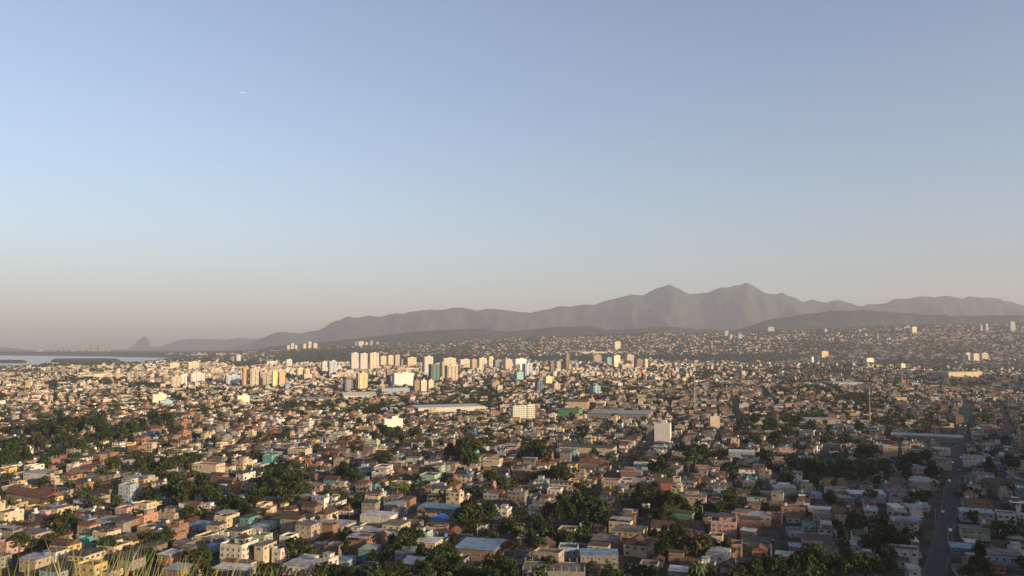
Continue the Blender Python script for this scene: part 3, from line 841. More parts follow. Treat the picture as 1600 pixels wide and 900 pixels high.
# ------------------------------------------------------------------ large sheds and the blue tarpaulin
def shed(x0, x1, py, d, h, wall, roof, th, label, gable=False, cat='warehouse', fwin=0):
    X, Y, Z = at((x0 + x1) / 2, py); t = math.radians(th); az = math.atan2(X, Y); ph = t - az
    w = max(8, ((x1 - x0) / FPX * Y - d * abs(math.sin(ph))) / math.cos(ph))
    e = (d * math.cos(ph) + w * abs(math.sin(ph))) / 2
    X += math.sin(az) * e; Y += math.cos(az) * e; z = hz(X, Y)
    root = empty(cat.replace(' ', '_'), (X, Y, z), -t)
    b = MB(); b.box(0, 0, -3, w, d, h + 3); b.obj('wall', [M['w_' + wall]], root)
    r = MB()
    if gable: r.gable(0, 0, h + .003, w + 1, d + 1, min(w, d) * .14, along='x' if w > d else 'y')
    else: r.box(0, 0, h + .1, w + 1.2, d + 1.2, .18, tilt=.02); r.box(0, 0, h + .002, w - .5, d - .5, .08)
    r.obj('roof', [M['r_' + roof]], root)
    for i in range(fwin):
        link('window', WIN[1], root, (-w / 2 + (i + .5) * w / fwin, -d / 2 - .01, h * .45))
    tag(root, label, cat); occupy(X, Y, w + 1, d + 1, t); FAR_OCC.append((X, Y, math.hypot(w, d) / 2 + 4))
    return root
shed(710, 790, 881, 21, 6.5, 'brown', 'blue metal', 15, 'large warehouse with pale blue metal roof and dark walls, bottom centre', fwin=4)
shed(1398, 1498, 690, 26, 6, 'grey', 'metal', 28, 'long low grey warehouse with pale roof crossing behind the dark trees')
shed(640, 760, 645, 55, 8, 'white', 'white metal', -20, 'widest white flat warehouse in front of the apartment towers', fwin=0)
shed(532, 588, 624, 45, 7, 'white', 'white metal', -20, 'smaller white vaulted warehouse left of the widest white one', gable=True)
shed(455, 525, 628, 40, 6, 'cream', 'metal', -20, 'low cream roofed warehouse at the left end of the warehouse strip')
shed(590, 640, 617, 30, 13, 'pale blue', 'white metal', -28, 'pale blue office slab with ribbon windows under the white tower box', cat='office building', fwin=9)
shed(917, 1022, 654, 60, 7, 'grey', 'metal', 17, 'broad grey warehouse with low stepped roofs right of the green hall')
shed(872, 911, 653, 30, 12, 'green', 'slab', 17, 'plain green hall beneath the red-roofed building')
shed(885, 921, 640, 30, 12, 'cream', 'tile', 10, 'red tile roofed building right behind the green hall', gable=True, cat='hall')
shed(1460, 1530, 592, 60, 18, 'cream', 'metal', -25, 'long cream block with lit white right end and six openings', cat='factory', fwin=6)
shed(1392, 1416, 630, 18, 11, 'yellow', 'slab', 0, 'small bright yellow building among dark roofs on the right', cat='hall')
shed(1488, 1505, 664, 16, 12, 'brown', 'slab', 10, 'brown blocky building at the head of the avenue', cat='hall')
shed(1282, 1345, 604, 50, 8, 'pale blue', 'metal', -15, 'pale bluish long roofed warehouse in the middle distance on the right')
shed(1120, 1160, 575, 80, 9, 'white', 'metal', -15, 'pale roofed warehouse near the forest belt, right of the mast')
shed(1040, 1110, 571, 80, 9, 'white', 'white metal', -10, 'long thin white roofed warehouse right of the brown tower')
shed(895, 970, 553, 90, 10, 'white', 'white metal', -10, 'long white warehouse line beyond the forest belt')
shed(370, 412, 564, 90, 9, 'cream', 'white metal', -10, 'cream long warehouse by the bay shore')
shed(1255, 1310, 664, 24, 7, 'beige', 'metal', 8, 'long beige roofed shed with an orange right end, in shade')
shed(1262, 1293, 683, 20, 6, 'cream', 'sheet', 8, 'cream shed with tan wall below the long beige shed')
shed(1000, 1026, 600, 30, 9, 'beige', 'metal', 10, 'beige roofed shed in the middle of the brown rooftops')

def tarp():
    X, Y, Z = at(687, 818); Y += 5; b = MB(); n = 14; m = 6
    for j in range(m + 1):
        for i in range(n + 1):
            a = math.pi * i / n; yy = -5 + 10 * j / m
            b.v.append((5.0 * math.cos(a), yy, 3.4 * math.sin(a) * (1 + .06 * math.sin(j * 2.1 + i))))
    for j in range(m):
        for i in range(n):
            q = j * (n + 1) + i; b.f.append((q, q + n + 1, q + n + 2, q + 1)); b.m.append(0)
    b.f.append(tuple(range(n + 1))); b.m.append(0); b.f.append(tuple(range(m * (n + 1) + n, m * (n + 1) - 1, -1))); b.m.append(0)
    o = b.obj('tarpaulin_dome', [mat('blue_tarpaulin', (.03, .22, .55), .5, mottle=.2)])
    o.location = (X, Y, Z + .6); o.rotation_euler = (0, 0, -.3)
    tag(o, 'bright blue arched tarpaulin cover in a yard right of centre', 'tarpaulin'); occupy(X, Y, 11, 11, 0)
tarp()
# ------------------------------------------------------------------ tall buildings of the centre
TM = {}
def tmat(col, kind):
    if len(TCOL['white']) == 3 and TCOL['white'][0] > .6:
        for k_ in TCOL: TCOL[k_] = tuple(v * .66 for v in TCOL[k_])
    k = (col, kind)
    if k not in TM:
        p = {'grid': (3.2, 3.0, .45), 'ribbon': (3.0, 3.1, 1.2), 'fine': (2.4, 3.0, .55), 'blank': None}[kind]
        TM[k] = mat('facade_' + col.replace(' ', '_') + '_' + kind, TCOL[col], .8, mottle=.08, scale=.1, tower=p)
    return TM[k]
TCOL = {'dark grey': (.17, .165, .16), 'white': (.72, .70, .66), 'cream': (.74, .66, .50), 'yellow': (.74, .62, .36), 'pale blue': (.52, .62, .70), 'grey': (.30, .30, .31), 'pink': (.60, .42, .34),
        'orange': (.60, .40, .25), 'green': (.12, .26, .22), 'brown': (.30, .22, .18), 'beige': (.58, .50, .40), 'turquoise': (.30, .48, .50), 'deep blue': (.12, .2, .34)}
def tower(x0, x1, ytop, ybase, col, kind, label, th=-30, d=None, wings=0, group=None, cat='apartment tower', balc=0, D=None):
    if D is None:
        X, Y, Z = at((x0 + x1) / 2, ybase)
    else:
        X, Y = uw((x0 + x1) / 2) * D, D; Z = hz(X, Y)
    Wv = (x1 - x0) / FPX * Y; Hh = max((ybase - ytop) / FPX * Y, CAM_Z + (542 - ytop) / FPX * Y - Z)
    t = math.radians(th); az = math.atan2(X, Y); ph = t - az
    d = d or min(20.0, Wv * .62)
    w = max(Wv * .35, (Wv - d * abs(math.sin(ph))) / max(.5, math.cos(ph)))
    Y += d / 2
    root = empty(cat.replace(' ', '_'), (X, Y, Z), -t)
    b = MB(); b.box(0, 0, -5, w, d, Hh + 5)
    if wings == 0 and kind != 'blank' and w > 14 and not balc: wings = 2 if w < 26 else (3 if w < 42 else 5)
    for i in range(wings):
        xx = -w / 2 + (i + .5) * w / wings; b.box(xx, -d / 2 - .7, -5, w / wings * .5, 1.4, Hh + 4.2)
    b.box(0, -d / 2 + .15, Hh + .002, w, .3, 1.0); b.box(0, d / 2 - .15, Hh + .002, w, .3, 1.0)
    b.box(-w / 2 + .15, 0, Hh + .002, .3, d - .6, 1.0); b.box(w / 2 - .15, 0, Hh + .002, .3, d - .6, 1.0)
    b.obj('wall', [tmat(col, kind)], root)
    r = MB(); r.box(0, 0, Hh + .003, w - .62, d - .62, .12); r.obj('roof', [M['r_slab']], root)
    r = MB(); r.box(w * .1, 0, Hh + .13, w * .32, d * .5, 3.6); r.box(w * .1, 0, Hh + 3.733, w * .36, d * .56, .3); r.obj('lift_house', [tmat(col, 'blank')], root)
    for i in range(balc):
        q = MB(); xx = -w / 2 + (i + .5) * w / balc
        for k in range(int(Hh / 3)): q.box(xx, -d / 2 - .75, k * 3 + .4, w / balc * .5, 1.5, 1.1)
        q.obj('balcony_stack', [tmat(col, 'blank')], root)
    tag(root, label, cat, group); FAR_OCC.append((X, Y, math.hypot(w, d) / 2 + 6))
    if Y < 1750: occupy(X, Y, w + 2, d + 4, t)
    return root
G = 'tall buildings of the town centre'
for a in [
    (546, 559, 552, 581, 'white', 'fine', 'leftmost of the three tallest white towers'),
    (560, 574, 553, 581, 'white', 'fine', 'middle one of the three tallest white towers, bluish sided'),
    (575, 591, 552, 581, 'cream', 'fine', 'rightmost and widest of the three tallest white towers'),
    (592, 603, 557, 576, 'cream', 'grid', 'cream block touching the right side of the three tallest towers'),
    (604, 614, 556, 575, 'cream', 'grid', 'second cream block right of the three tallest towers'),
    (615, 624, 555, 575, 'beige', 'grid', 'third and tallest cream block right of the three tallest towers'),
    (624, 634, 562, 577, 'grey', 'grid', 'short grey block left of the yellow-white block'),
    (634, 650, 559, 577, 'yellow', 'grid', 'yellow-white block above the big blank white box'),
    (611, 645, 584, 607, 'white', 'blank', 'big blank white box of a building in the centre'),
    (602, 610, 577, 606, 'brown', 'grid', 'dark reddish block hugging the left of the big blank white box'),
    (617, 634, 575, 586, 'orange', 'grid', 'orange balconied block peeping over the big blank white box'),
    (659, 676, 558, 592, 'white', 'fine', 'tall white stepped tower behind the green glass block'),
    (669, 686, 570, 599, 'green', 'ribbon', 'green glass block with white edge frame'),
    (687, 700, 566, 596, 'beige', 'grid', 'beige tower between the green glass block and the striped cream tower'),
    (694, 715, 572, 599, 'cream', 'ribbon', 'cream tower with a dark vertical middle stripe'),
    (690, 712, 560, 580, 'cream', 'grid', 'cream tower rising behind the striped cream tower'),
    (716, 735, 562, 578, 'cream', 'grid', 'wide cream block just right of the striped cream tower'),
    (734, 745, 562, 582, 'pink', 'grid', 'pinkish block left of the pair of cream towers, centre'),
    (745, 760, 560, 583, 'cream', 'grid', 'left one of the pair of cream towers, centre'),
    (761, 771, 558, 580, 'cream', 'grid', 'right one of the pair of cream towers, centre'),
    (770, 784, 563, 582, 'grey', 'grid', 'shaded grey block between cream pair and pink slab'),
    (786, 800, 562, 584, 'pink', 'blank', 'plain pink slab tower at the picture centre'),
    (802, 823, 561, 582, 'white', 'blank', 'plain whitish tower right of the pink slab tower'),
    (816, 832, 569, 592, 'pale blue', 'grid', 'pale blue shaded block below the plain whitish tower'),
    (645, 655, 595, 614, 'brown', 'blank', 'dark blank side block right of the big blank white box'),
    (655, 666, 595, 614, 'cream', 'grid', 'left one of two small cream blocks under the green glass block'),
    (667, 677, 595, 612, 'cream', 'grid', 'right one of two small cream blocks under the green glass block'),
    (555, 573, 584, 612, 'yellow', 'grid', 'yellow stepped block left of the big blank white box'),
    (535, 554, 594, 612, 'grey', 'grid', 'grey shaded block left of the yellow stepped block'),
    (501, 510, 566, 586, 'white', 'fine', 'slim white tower left in the pale blue pair'),
    (511, 525, 565, 590, 'pale blue', 'fine', 'pale blue tower right in the pale blue pair'),
    (525, 533, 572, 586, 'cream', 'grid', 'short cream block right of the pale blue pair'),
    (521, 560, 582, 591, 'cream', 'ribbon', 'low long cream block below the three tallest towers'),
    (462, 473, 576, 594, 'cream', 'grid', 'left cream tower right of the golden twin towers'),
    (474, 483, 577, 594, 'yellow', 'grid', 'right yellow tower right of the golden twin towers'),
    (483, 494, 580, 592, 'pink', 'grid', 'small pinkish block right of the cream and yellow towers'),
    (424, 433, 580, 606, 'yellow', 'blank', 'left one of the golden twin towers'),
    (434, 444, 582, 606, 'orange', 'blank', 'right one of the golden twin towers'),
    (377, 387, 575, 607, 'orange', 'grid', 'tall orange-cream tower at the left end of the balconied row'),
    (388, 402, 577, 607, 'cream', 'ribbon', 'cream balconied block in the row left of the golden twins'),
    (403, 420, 582, 604, 'beige', 'ribbon', 'greyish balconied block touching the left golden twin'),
    (350, 372, 587, 602, 'pale blue', 'grid', 'shaded blue-grey low block left of the balconied row'),
    (326, 344, 577, 588, 'yellow', 'ribbon', 'low yellowish block behind the shaded blue-grey one'),
    (295, 317, 584, 599, 'white', 'grid', 'stepped bright white block on the left'),
    (292, 309, 566, 581, 'cream', 'grid', 'cream block above the stepped bright white block'),
    (265, 279, 589, 608, 'cream', 'ribbon', 'striped cream block on the far left of the centre'),
    (279, 290, 587, 606, 'white', 'grid', 'white block touching the striped cream block'),
    (263, 278, 568, 578, 'cream', 'grid', 'low pale block above the striped cream block'),
    (361, 367, 557, 567, 'grey', 'fine', 'left of two small grey towers by the bay'),
    (368, 375, 555, 567, 'white', 'fine', 'right of two small grey towers by the bay'),
    (445, 455, 562, 575, 'white', 'grid', 'isolated small white tower before the forest'),
    (415, 431, 565, 573, 'white', 'grid', 'low white block left of the isolated small white tower'),
    (858, 866, 566, 586, 'brown', 'grid', 'dark block left of the slim brown tower'),
    (866, 882, 565, 584, 'cream', 'ribbon', 'striped cream block left of the slim brown tower'),
    (882, 890, 553, 584, 'brown', 'fine', 'slim brown tower taller than all around it'),
    (925, 940, 555, 571, 'pink', 'ribbon', 'pink banded block standing apart on the right of centre'),
    (945, 956, 559, 572, 'turquoise', 'grid', 'bluish block left of the cream block with lit side'),
    (956, 970, 556, 577, 'cream', 'blank', 'cream block with lit side right of the bluish block'),
    (976, 991, 555, 577, 'beige', 'grid', 'beige tower with notched top, right of centre'),
    (991, 1004, 562, 578, 'brown', 'grid', 'shaded brown block at the right end of the towers'),
    (1005, 1013, 562, 577, 'cream', 'grid', 'narrow cream block at the very right end of the towers'),
    (968, 990, 570, 579, 'cream', 'ribbon', 'low cream block in front of the notched beige tower'),
    (849, 863, 589, 606, 'yellow', 'blank', 'bright yellow stepped building below the brown tower'),
    (836, 848, 597, 612, 'deep blue', 'ribbon', 'dark blue striped building left of the bright yellow one'),
    (861, 876, 600, 613, 'beige', 'grid', 'pale beige building right of the bright yellow one'),
    (922, 939, 604, 620, 'turquoise', 'grid', 'pale turquoise building right of centre behind trees'),
    (803, 818, 582, 596, 'turquoise', 'blank', 'small bluish block under the plain whitish tower'),
    (235, 256, 617, 632, 'cream', 'blank', 'pale cream block left of the teal one'),
    (247, 266, 627, 637, 'turquoise', 'blank', 'low teal block below the pale cream one, left'),
    (367, 387, 619, 632, 'cream', 'blank', 'plain pale block among rooftops below the balconied row'),
    (1267, 1272, 558, 568, 'white', 'blank', 'small white stub tower before the forest on the right'),
    (1507, 1518, 552, 565, 'cream', 'grid', 'left one of three beige blocks on the right'),
    (1519, 1531, 553, 566, 'cream', 'grid', 'middle one of three beige blocks on the right'),
    (1532, 1545, 552, 563, 'beige', 'grid', 'right one of three beige blocks on the right'),
    (1404, 1416, 569, 578, 'yellow', 'blank', 'little yellow block left of the long cream factory'),
    (1352, 1366, 560, 569, 'cream', 'blank', 'little cream block left of the long blue roofs'),
    (1282, 1295, 549, 560, 'orange', 'blank', 'little orange block at the edge of the forest belt'),
]:
    tower(*a, group=G)
tower(472, 486, 585, 596, 'cream', 'grid', 'low cream block in front of the cream and yellow towers', group=G)
tower(1024, 1050, 663, 690, 'white', 'blank', 'blank white tower house standing over brick roofs, right of centre', th=20, d=9, cat='apartment building')
tower(1110, 1126, 652, 672, 'beige', 'blank', 'beige building with a billboard-like lit top wall', th=5, cat='apartment building')
tower(597, 628, 656, 674, 'white', 'blank', 'white two-part building with dark window marks, centre left', th=-20, d=12, cat='apartment building')
tower(488, 498, 683, 704, 'yellow', 'grid', 'narrow yellow three-storey block over the brick houses', th=10, cat='apartment building') if False else None
# the pale apartment block with real windows
def slab_block():
    X, Y, Z = at(817, 660); th = math.radians(-18); w, d, h = 34.0, 12.0, 24.5; Y += 8
    root = empty('apartment_building', (X, Y, Z), -th)
    b = MB()
    for i in range(3): b.box(-w / 2 + (i + .5) * w / 3, (i % 2) * .8, -4, w / 3 - .004, d, h + 4 + (i == 2) * 1.6)
    b.obj('wall', [mat('apartment_render', (.42, .43, .35), .85, mottle=.1, streak=.3)], root)
    for i in range(3):
        q = MB(); q.box(-w / 2 + (i + .5) * w / 3, (i % 2) * .8, h + .003 + (i == 2) * 1.6, w / 3 - .3, d - .3, .25); q.obj('roof', [M['r_slab']], root)
        q = MB(); q.box(-w / 2 + (i + .5) * w / 3, 2, h + .26 + (i == 2) * 1.6, 3, 3, 2.4); q.obj('lift_house', [M['concrete']], root)
    for k in range(8):
        for i in range(9):
            o = link('window', WIN[1], root, (-w / 2 + (i + .5) * w / 9, -d / 2 + ((i // 3) % 2) * .8 - .02, 1.2 + k * 3.0))
        for j in range(2):
            link('window', WIN[1], root, (w / 2 + .0, -d / 4 + j * d / 2, 1.2 + k * 3.0), math.pi / 2)
    tag(root, 'pale eight-storey apartment block with rows of windows standing alone', 'apartment building')
    occupy(X, Y, w + 4, d + 6, th); FAR_OCC.append((X, Y, 24))
slab_block()
# far skyline
r9 = random.Random(5)
def far_row(items, group, say, D):
    for i, (a, b_, yt, yb, c) in enumerate(items):
        tower(a, b_, yt, yb, c, 'blank', say[i], th=-25, group=group, cat='high-rise', D=D)
ORD = ['first', 'second', 'third', 'fourth', 'fifth', 'sixth', 'seventh', 'eighth', 'ninth', 'tenth', 'eleventh', 'twelfth', 'thirteenth', 'fourteenth']
sk = [(84, 89, 545, 555, 'dark grey'), (96, 100, 548, 555, 'dark grey'), (103, 106, 548, 555, 'dark grey'), (113, 122, 546, 555, 'dark grey'), (127, 134, 548, 555, 'dark grey'),
      (139, 143, 543, 554, 'dark grey'), (145, 154, 544, 553, 'dark grey'), (157, 165, 541, 553, 'dark grey'), (168, 173, 543, 552, 'dark grey')]
far_row(sk, 'hazy skyline across the bay', [f'hazy grey high-rise across the bay, {ORD[i]} from the left' for i in range(len(sk))], 12900)
sk = [(449, 454, 541, 549, 'beige'), (455, 460, 538, 549, 'beige'), (461, 465, 541, 549, 'beige'), (474, 479, 540, 549, 'beige'), (482, 487, 537, 549, 'beige'), (490, 496, 540, 549, 'beige'),
      (555, 559, 536, 544, 'grey'), (560, 569, 536, 544, 'beige'), (571, 575, 538, 544, 'beige'), (578, 583, 535, 543, 'grey'), (588, 592, 537, 543, 'grey')]
far_row(sk, 'far high-rises at the foot of the range', [f'small pale high-rise at the foot of the range, {ORD[i]} from the left' for i in range(len(sk))], 8600)
sk = [(959, 970, 534, 546, 'beige'), (1131, 1138, 517, 526, 'grey'), (1139, 1144, 524, 531, 'grey'), (1152, 1160, 522, 531, 'grey'), (1199, 1210, 511, 519, 'grey'),
      (1287, 1293, 514, 521, 'grey'), (1341, 1346, 515, 521, 'grey'), (1412, 1424, 511, 521, 'grey'), (1424, 1433, 511, 521, 'beige'), (1531, 1536, 508, 518, 'grey'), (1539, 1545, 506, 518, 'grey'), (1578, 1587, 503, 517, 'grey')]
for i, (a, b_, yt, yb, c) in enumerate(sk):
    tower(a, b_, yt, yb, c, 'blank', f'lone pale high-rise on the far right hillside town, {ORD[i]} from the left', th=-25, group='high-rises on the far hillside town', cat='high-rise')
# the long orange hall across the bay
X, Y = uw(67) * 12850, 12850
b = MB(); b.box(0, 0, 0, 250, 60, 42); b.box(-20, 0, 42.003, 60, 30, 16)
o = b.obj('terminal_building', [tmat('orange', 'blank')]); o.location = (X, Y, 1); tag(o, 'long hazy orange hall across the bay, far left', 'hall')

# ------------------------------------------------------------------ streets
DIST = np.array([(-60, 560, 17), (-350, 700, 17), (-520, 1150, 20), (60, 1050, 17), (330, 560, -68), (430, 800, -62), (760, 1250, -60), (350, 1250, 104), (1000, 1000, -60), (250, 420, -72),
                 (-100, 1600, 78), (-950, 1900, 60), (-1500, 3000, 60), (-600, 2700, 62), (250, 2300, 70), (700, 1900, -75), (1250, 2200, -58), (1900, 3400, 78),
                 (200, 3800, 62), (2600, 5400, -70), (-900, 5600, 65), (900, 6500, 55), (2300, 7600, 60), (4200, 7600, -80), (1000, 4400, 65), (-1900, 4200, 68), (2600, 3800, -60)], float)
def district(x, y):
    x = np.asarray(x, float); y = np.asarray(y, float)
    best = np.full(x.shape, 1e18); k = np.zeros(x.shape, int)
    wx = fbm(x / 300.0, y / 300.0, 2, 91) * 60
    for i, (a, b_, t) in enumerate(DIST):
        q = ((x - a + wx) ** 2 + (y - b_) ** 2) / (1 + b_ / 1500) ** 2
        m = q < best; best[m] = q[m]; k[m] = i
    return k
def strip_mesh(paths, off, mats_, name, mi=None):
    v = []; f = []; mm = []
    for (pts, wd, dz, m_i) in paths:
        pts = [Vector((p[0], p[1], 0)) for p in pts]
        n = []
        for i in range(len(pts)):
            a = pts[max(0, i - 1)]; c = pts[min(len(pts) - 1, i + 1)]; t = (c - a).normalized(); n.append(Vector((t.y, -t.x, 0)))
        b0 = len(v)
        L = np.array([[p.x + q.x * s * wd / 2, p.y + q.y * s * wd / 2] for p, q in zip(pts, n) for s in (-1, 1)])
        zz = height(L[:, 0], L[:, 1]).reshape(-1, 2).max(1)
        for i in range(len(pts)):
            v.append((L[2 * i, 0], L[2 * i, 1], zz[i] + dz)); v.append((L[2 * i + 1, 0], L[2 * i + 1, 1], zz[i] + dz))
        for i in range(len(pts) - 1):
            f.append((b0 + 2 * i, b0 + 2 * i + 1, b0 + 2 * i + 3, b0 + 2 * i + 2)); mm.append(m_i)
    me = bpy.data.meshes.new(name); me.from_pydata(v, [], f); me.update()
    for m in mats_: me.materials.append(m)
    me.polygons.foreach_set('material_index', mm)
    return link(name, me)
def poly(pts, step=15):
    out = []
    for (a, c) in zip(pts[:-1], pts[1:]):
        n = max(1, int(math.hypot(c[0] - a[0], c[1] - a[1]) / step))
        for i in range(n): out.append((a[0] + (c[0] - a[0]) * i / n, a[1] + (c[1] - a[1]) * i / n))
    out.append(pts[-1]); return out
AV = poly([at(1452, 930)[:2], at(1470, 860)[:2], at(1489, 760)[:2], at(1506, 660)[:2], at(1512, 625)[:2]])
DG = poly([at(862, 832)[:2], at(932, 768)[:2], at(985, 712)[:2], at(1018, 684)[:2], at(1060, 655)[:2]])
LS = poly([at(20, 880)[:2], at(150, 824)[:2], at(290, 790)[:2]])
MAIN = [(AV, 7.2), (DG, 6.2), (LS, 5.5)]
def sub(paths): return paths
roads = []
for (p, wd) in MAIN:
    roads.append((p, wd, .20, 0))
    for i in range(len(p) - 1):
        a, c = p[i], p[i + 1]
        L_ = math.hypot(c[0] - a[0], c[1] - a[1]); occupy((a[0] + c[0]) / 2, (a[1] + c[1]) / 2, wd + 3.5, L_ + 2, math.atan2(c[0] - a[0], c[1] - a[1]))
def offset(p, o):
    out = []
    for i in range(len(p)):
        a = p[max(0, i - 1)]; c = p[min(len(p) - 1, i + 1)]; L_ = math.hypot(c[0] - a[0], c[1] - a[1])
        out.append((p[i][0] + (c[1] - a[1]) / L_ * o, p[i][1] - (c[0] - a[0]) / L_ * o))
    return out
marks = [(AV[i:i + 2], .14, .215, 0) for i in range(0, len(AV) - 1, 2)]
pave = []
for (p, wd) in MAIN:
    for s in (-1, 1): pave.append((offset(p, s * (wd / 2 + .9)), 1.7, .33, 0))
tag(strip_mesh(roads, 0, [M['asphalt']], 'avenue'), 'straight avenue and slanting streets between the houses', None, None, 'structure')
tag(strip_mesh(pave, 0, [M['kerb']], 'pavement'), 'raised pavements along the avenue and streets', None, None, 'structure')

BW, BL = 40.0, 110.0                         # block width, length
side = []
for di, (cx, cy, t) in enumerate(DIST):
    if cy > 1300: continue
    th = math.radians(t); c, s = math.cos(th), math.sin(th)
    for kind in (0, 1):
        rngv = np.arange(-16, 17) * (BW if kind == 0 else BL)
        for g in rngv:
            q = np.arange(-600, 600, 15.0)
            a = np.full_like(q, g) if kind == 0 else q; e = q if kind == 0 else np.full_like(q, g)
            X = cx + a * c + e * s; Y = cy - a * s + e * c
            ok = (district(X, Y) == di) & (Y > 385) & (Y < 1750) & (np.hypot(X, Y) > 380) & (np.abs(X / Y) < .75)
            for i in range(len(q)):
                if ok[i]:
                    ix = int(X[i] - OX0); iy = int(Y[i] - OY0)
                    if 0 <= ix < OW and 0 <= iy < OH and OCC[ix, iy]: ok[i] = False
            i = 0
            while i < len(q) - 1:
                j = i
                while j < len(q) and ok[j]: j += 1
                if j - i > 1: side.append(([(X[k], Y[k]) for k in range(i, j)], 5.2, .15 if kind == 0 else .154, 0))
                i = j + 1 if j > i else i + 1
if side: tag(strip_mesh(side, 0, [M['asphalt']], 'road'), 'narrow side streets between the house blocks', None, None, 'structure')

# ------------------------------------------------------------------ lots of the town
def lots(scale, y0, y1, bw=BW, lot=8.2):
    out = []
    bw = bw * (scale if scale > 1.3 else 1)
    for di, (cx, cy, t) in enumerate(DIST):
        th = math.radians(t); c, s = math.cos(th), math.sin(th)
        ext = 900 + cy * .55
        A = np.arange(-ext, ext, bw); E = np.arange(-ext, ext, lot * scale)
        for row in (0, 1, 2):
            a, e = np.meshgrid(A, E, indexing='ij')
            a = a + bw * (.25, .75, .5)[row]; a = a.ravel(); e = e.ravel()
            k = np.abs((e / BL) - np.round(e / BL)) * BL > 5.5 if scale < 1.3 else np.ones(len(e), bool)
            a, e = a[k], e[k]
            X = cx + a * c + e * s; Y = cy - a * s + e * c
            k = (Y > y0) & (Y <= y1) & (np.abs(X / np.maximum(Y, 1)) < .70) & (np.hypot(X, Y) > 392)
            X, Y = X[k], Y[k]
            k = district(X, Y) == di
            X, Y = X[k], Y[k]
            out.append(np.stack([X, Y, np.full(len(X), th), np.full(len(X), row)], 1))
    L = np.vstack(out)
    # clear of forest, bay, steep range, big buildings
    k = ~((L[:, 1] > 5000) & (L[:, 0] / L[:, 1] < uw(230))) & (forest_mask(L[:, 0], L[:, 1]) < .4) & (bay_mask(L[:, 0], L[:, 1]) < .2)
    L = L[k]
    z = height(L[:, 0], L[:, 1]); u = L[:, 0] / L[:, 1]
    ct = np.interp(u, *ridge_profile(CITYTOP, 9000.0))
    k = ~((L[:, 1] < 3500) & (z > 50)) & ~((L[:, 1] > 6500) & (z > np.maximum(ct, 20) * 1.0 + 8)) & ~((L[:, 1] > 8700) & (u > -.1))
    L = L[k]
    for (fx, fy, fr) in FAR_OCC:
        if fy > y0 - 60 and fy < y1 + 60:
            k = (L[:, 0] - fx) ** 2 + (L[:, 1] - fy) ** 2 > (fr * .8 + 4 * scale) ** 2; L = L[k]
    return L

woods = [(100, 672, 90, 22), (250, 735, 60, 20), (290, 770, 40, 22), (445, 745, 45, 24), (400, 785, 30, 20), (615, 668, 30, 10), (540, 745, 30, 12), (1290, 740, 90, 22), (900, 800, 40, 25),
         (1020, 805, 38, 20), (1080, 720, 25, 16), (1240, 662, 50, 16), (1330, 625, 40, 12), (600, 640, 60, 7), (480, 640, 60, 10), (720, 635, 60, 9), (1430, 660, 60, 8), (1260, 610, 40, 8),
         (760, 620, 40, 12), (860, 830, 50, 30), (620, 880, 90, 16), (1300, 885, 100, 18), (1540, 660, 40, 8), (1190, 690, 30, 10), (170, 725, 30, 14), (15, 705, 30, 16), (730, 700, 22, 18),
         (720, 815, 25, 16), (1060, 860, 30, 22), (840, 710, 22, 16), (560, 620, 26, 8), (1110, 590, 30, 8), (930, 615, 30, 8), (1390, 850, 26, 20), (365, 790, 22, 18), (225, 605, 30, 6), (170, 600, 20, 5)]
woods = [(a, b_, sx * .85, sy * .85) for (a, b_, sx, sy) in woods]
def woodness(X, Y):
    Z = height(X, Y)
    d = Y * math.cos(PITCH) + (Z - CAM_Z) * math.sin(PITCH)
    px = 800 + FPX * X / d; py = 450 - FPX * (-math.sin(PITCH) * Y + math.cos(PITCH) * (Z - CAM_Z)) / d
    m = np.zeros_like(X)
    for (a, b_, sx, sy) in woods: m = np.maximum(m, np.exp(-(((px - a) / sx) ** 2 + ((py - b_) / sy) ** 2)))
    return m

WN = list(WALLS)
WP = {'white': 20, 'cream': 19, 'yellow': 4, 'grey': 19, 'beige': 18, 'bare orange brick': 19, 'salmon': 4, 'pink': 1, 'mint green': .8, 'teal': .4, 'pale blue': 2, 'deep blue': .15,
      'green': .25, 'pale green': 1.5, 'brown': 9, 'dark red': .8, 'turquoise': .3, 'lilac grey': 1.5}
wp = np.array([WP[k] for k in WN]); wp = wp / wp.sum()
RN = ['slab', 'terrace', 'tile', 'brown tile', 'sheet', 'metal', 'blue metal', 'white metal']
rp = np.array([18, 26, 6, 8, 28, 9, 1, 4.0]); rp /= rp.sum()

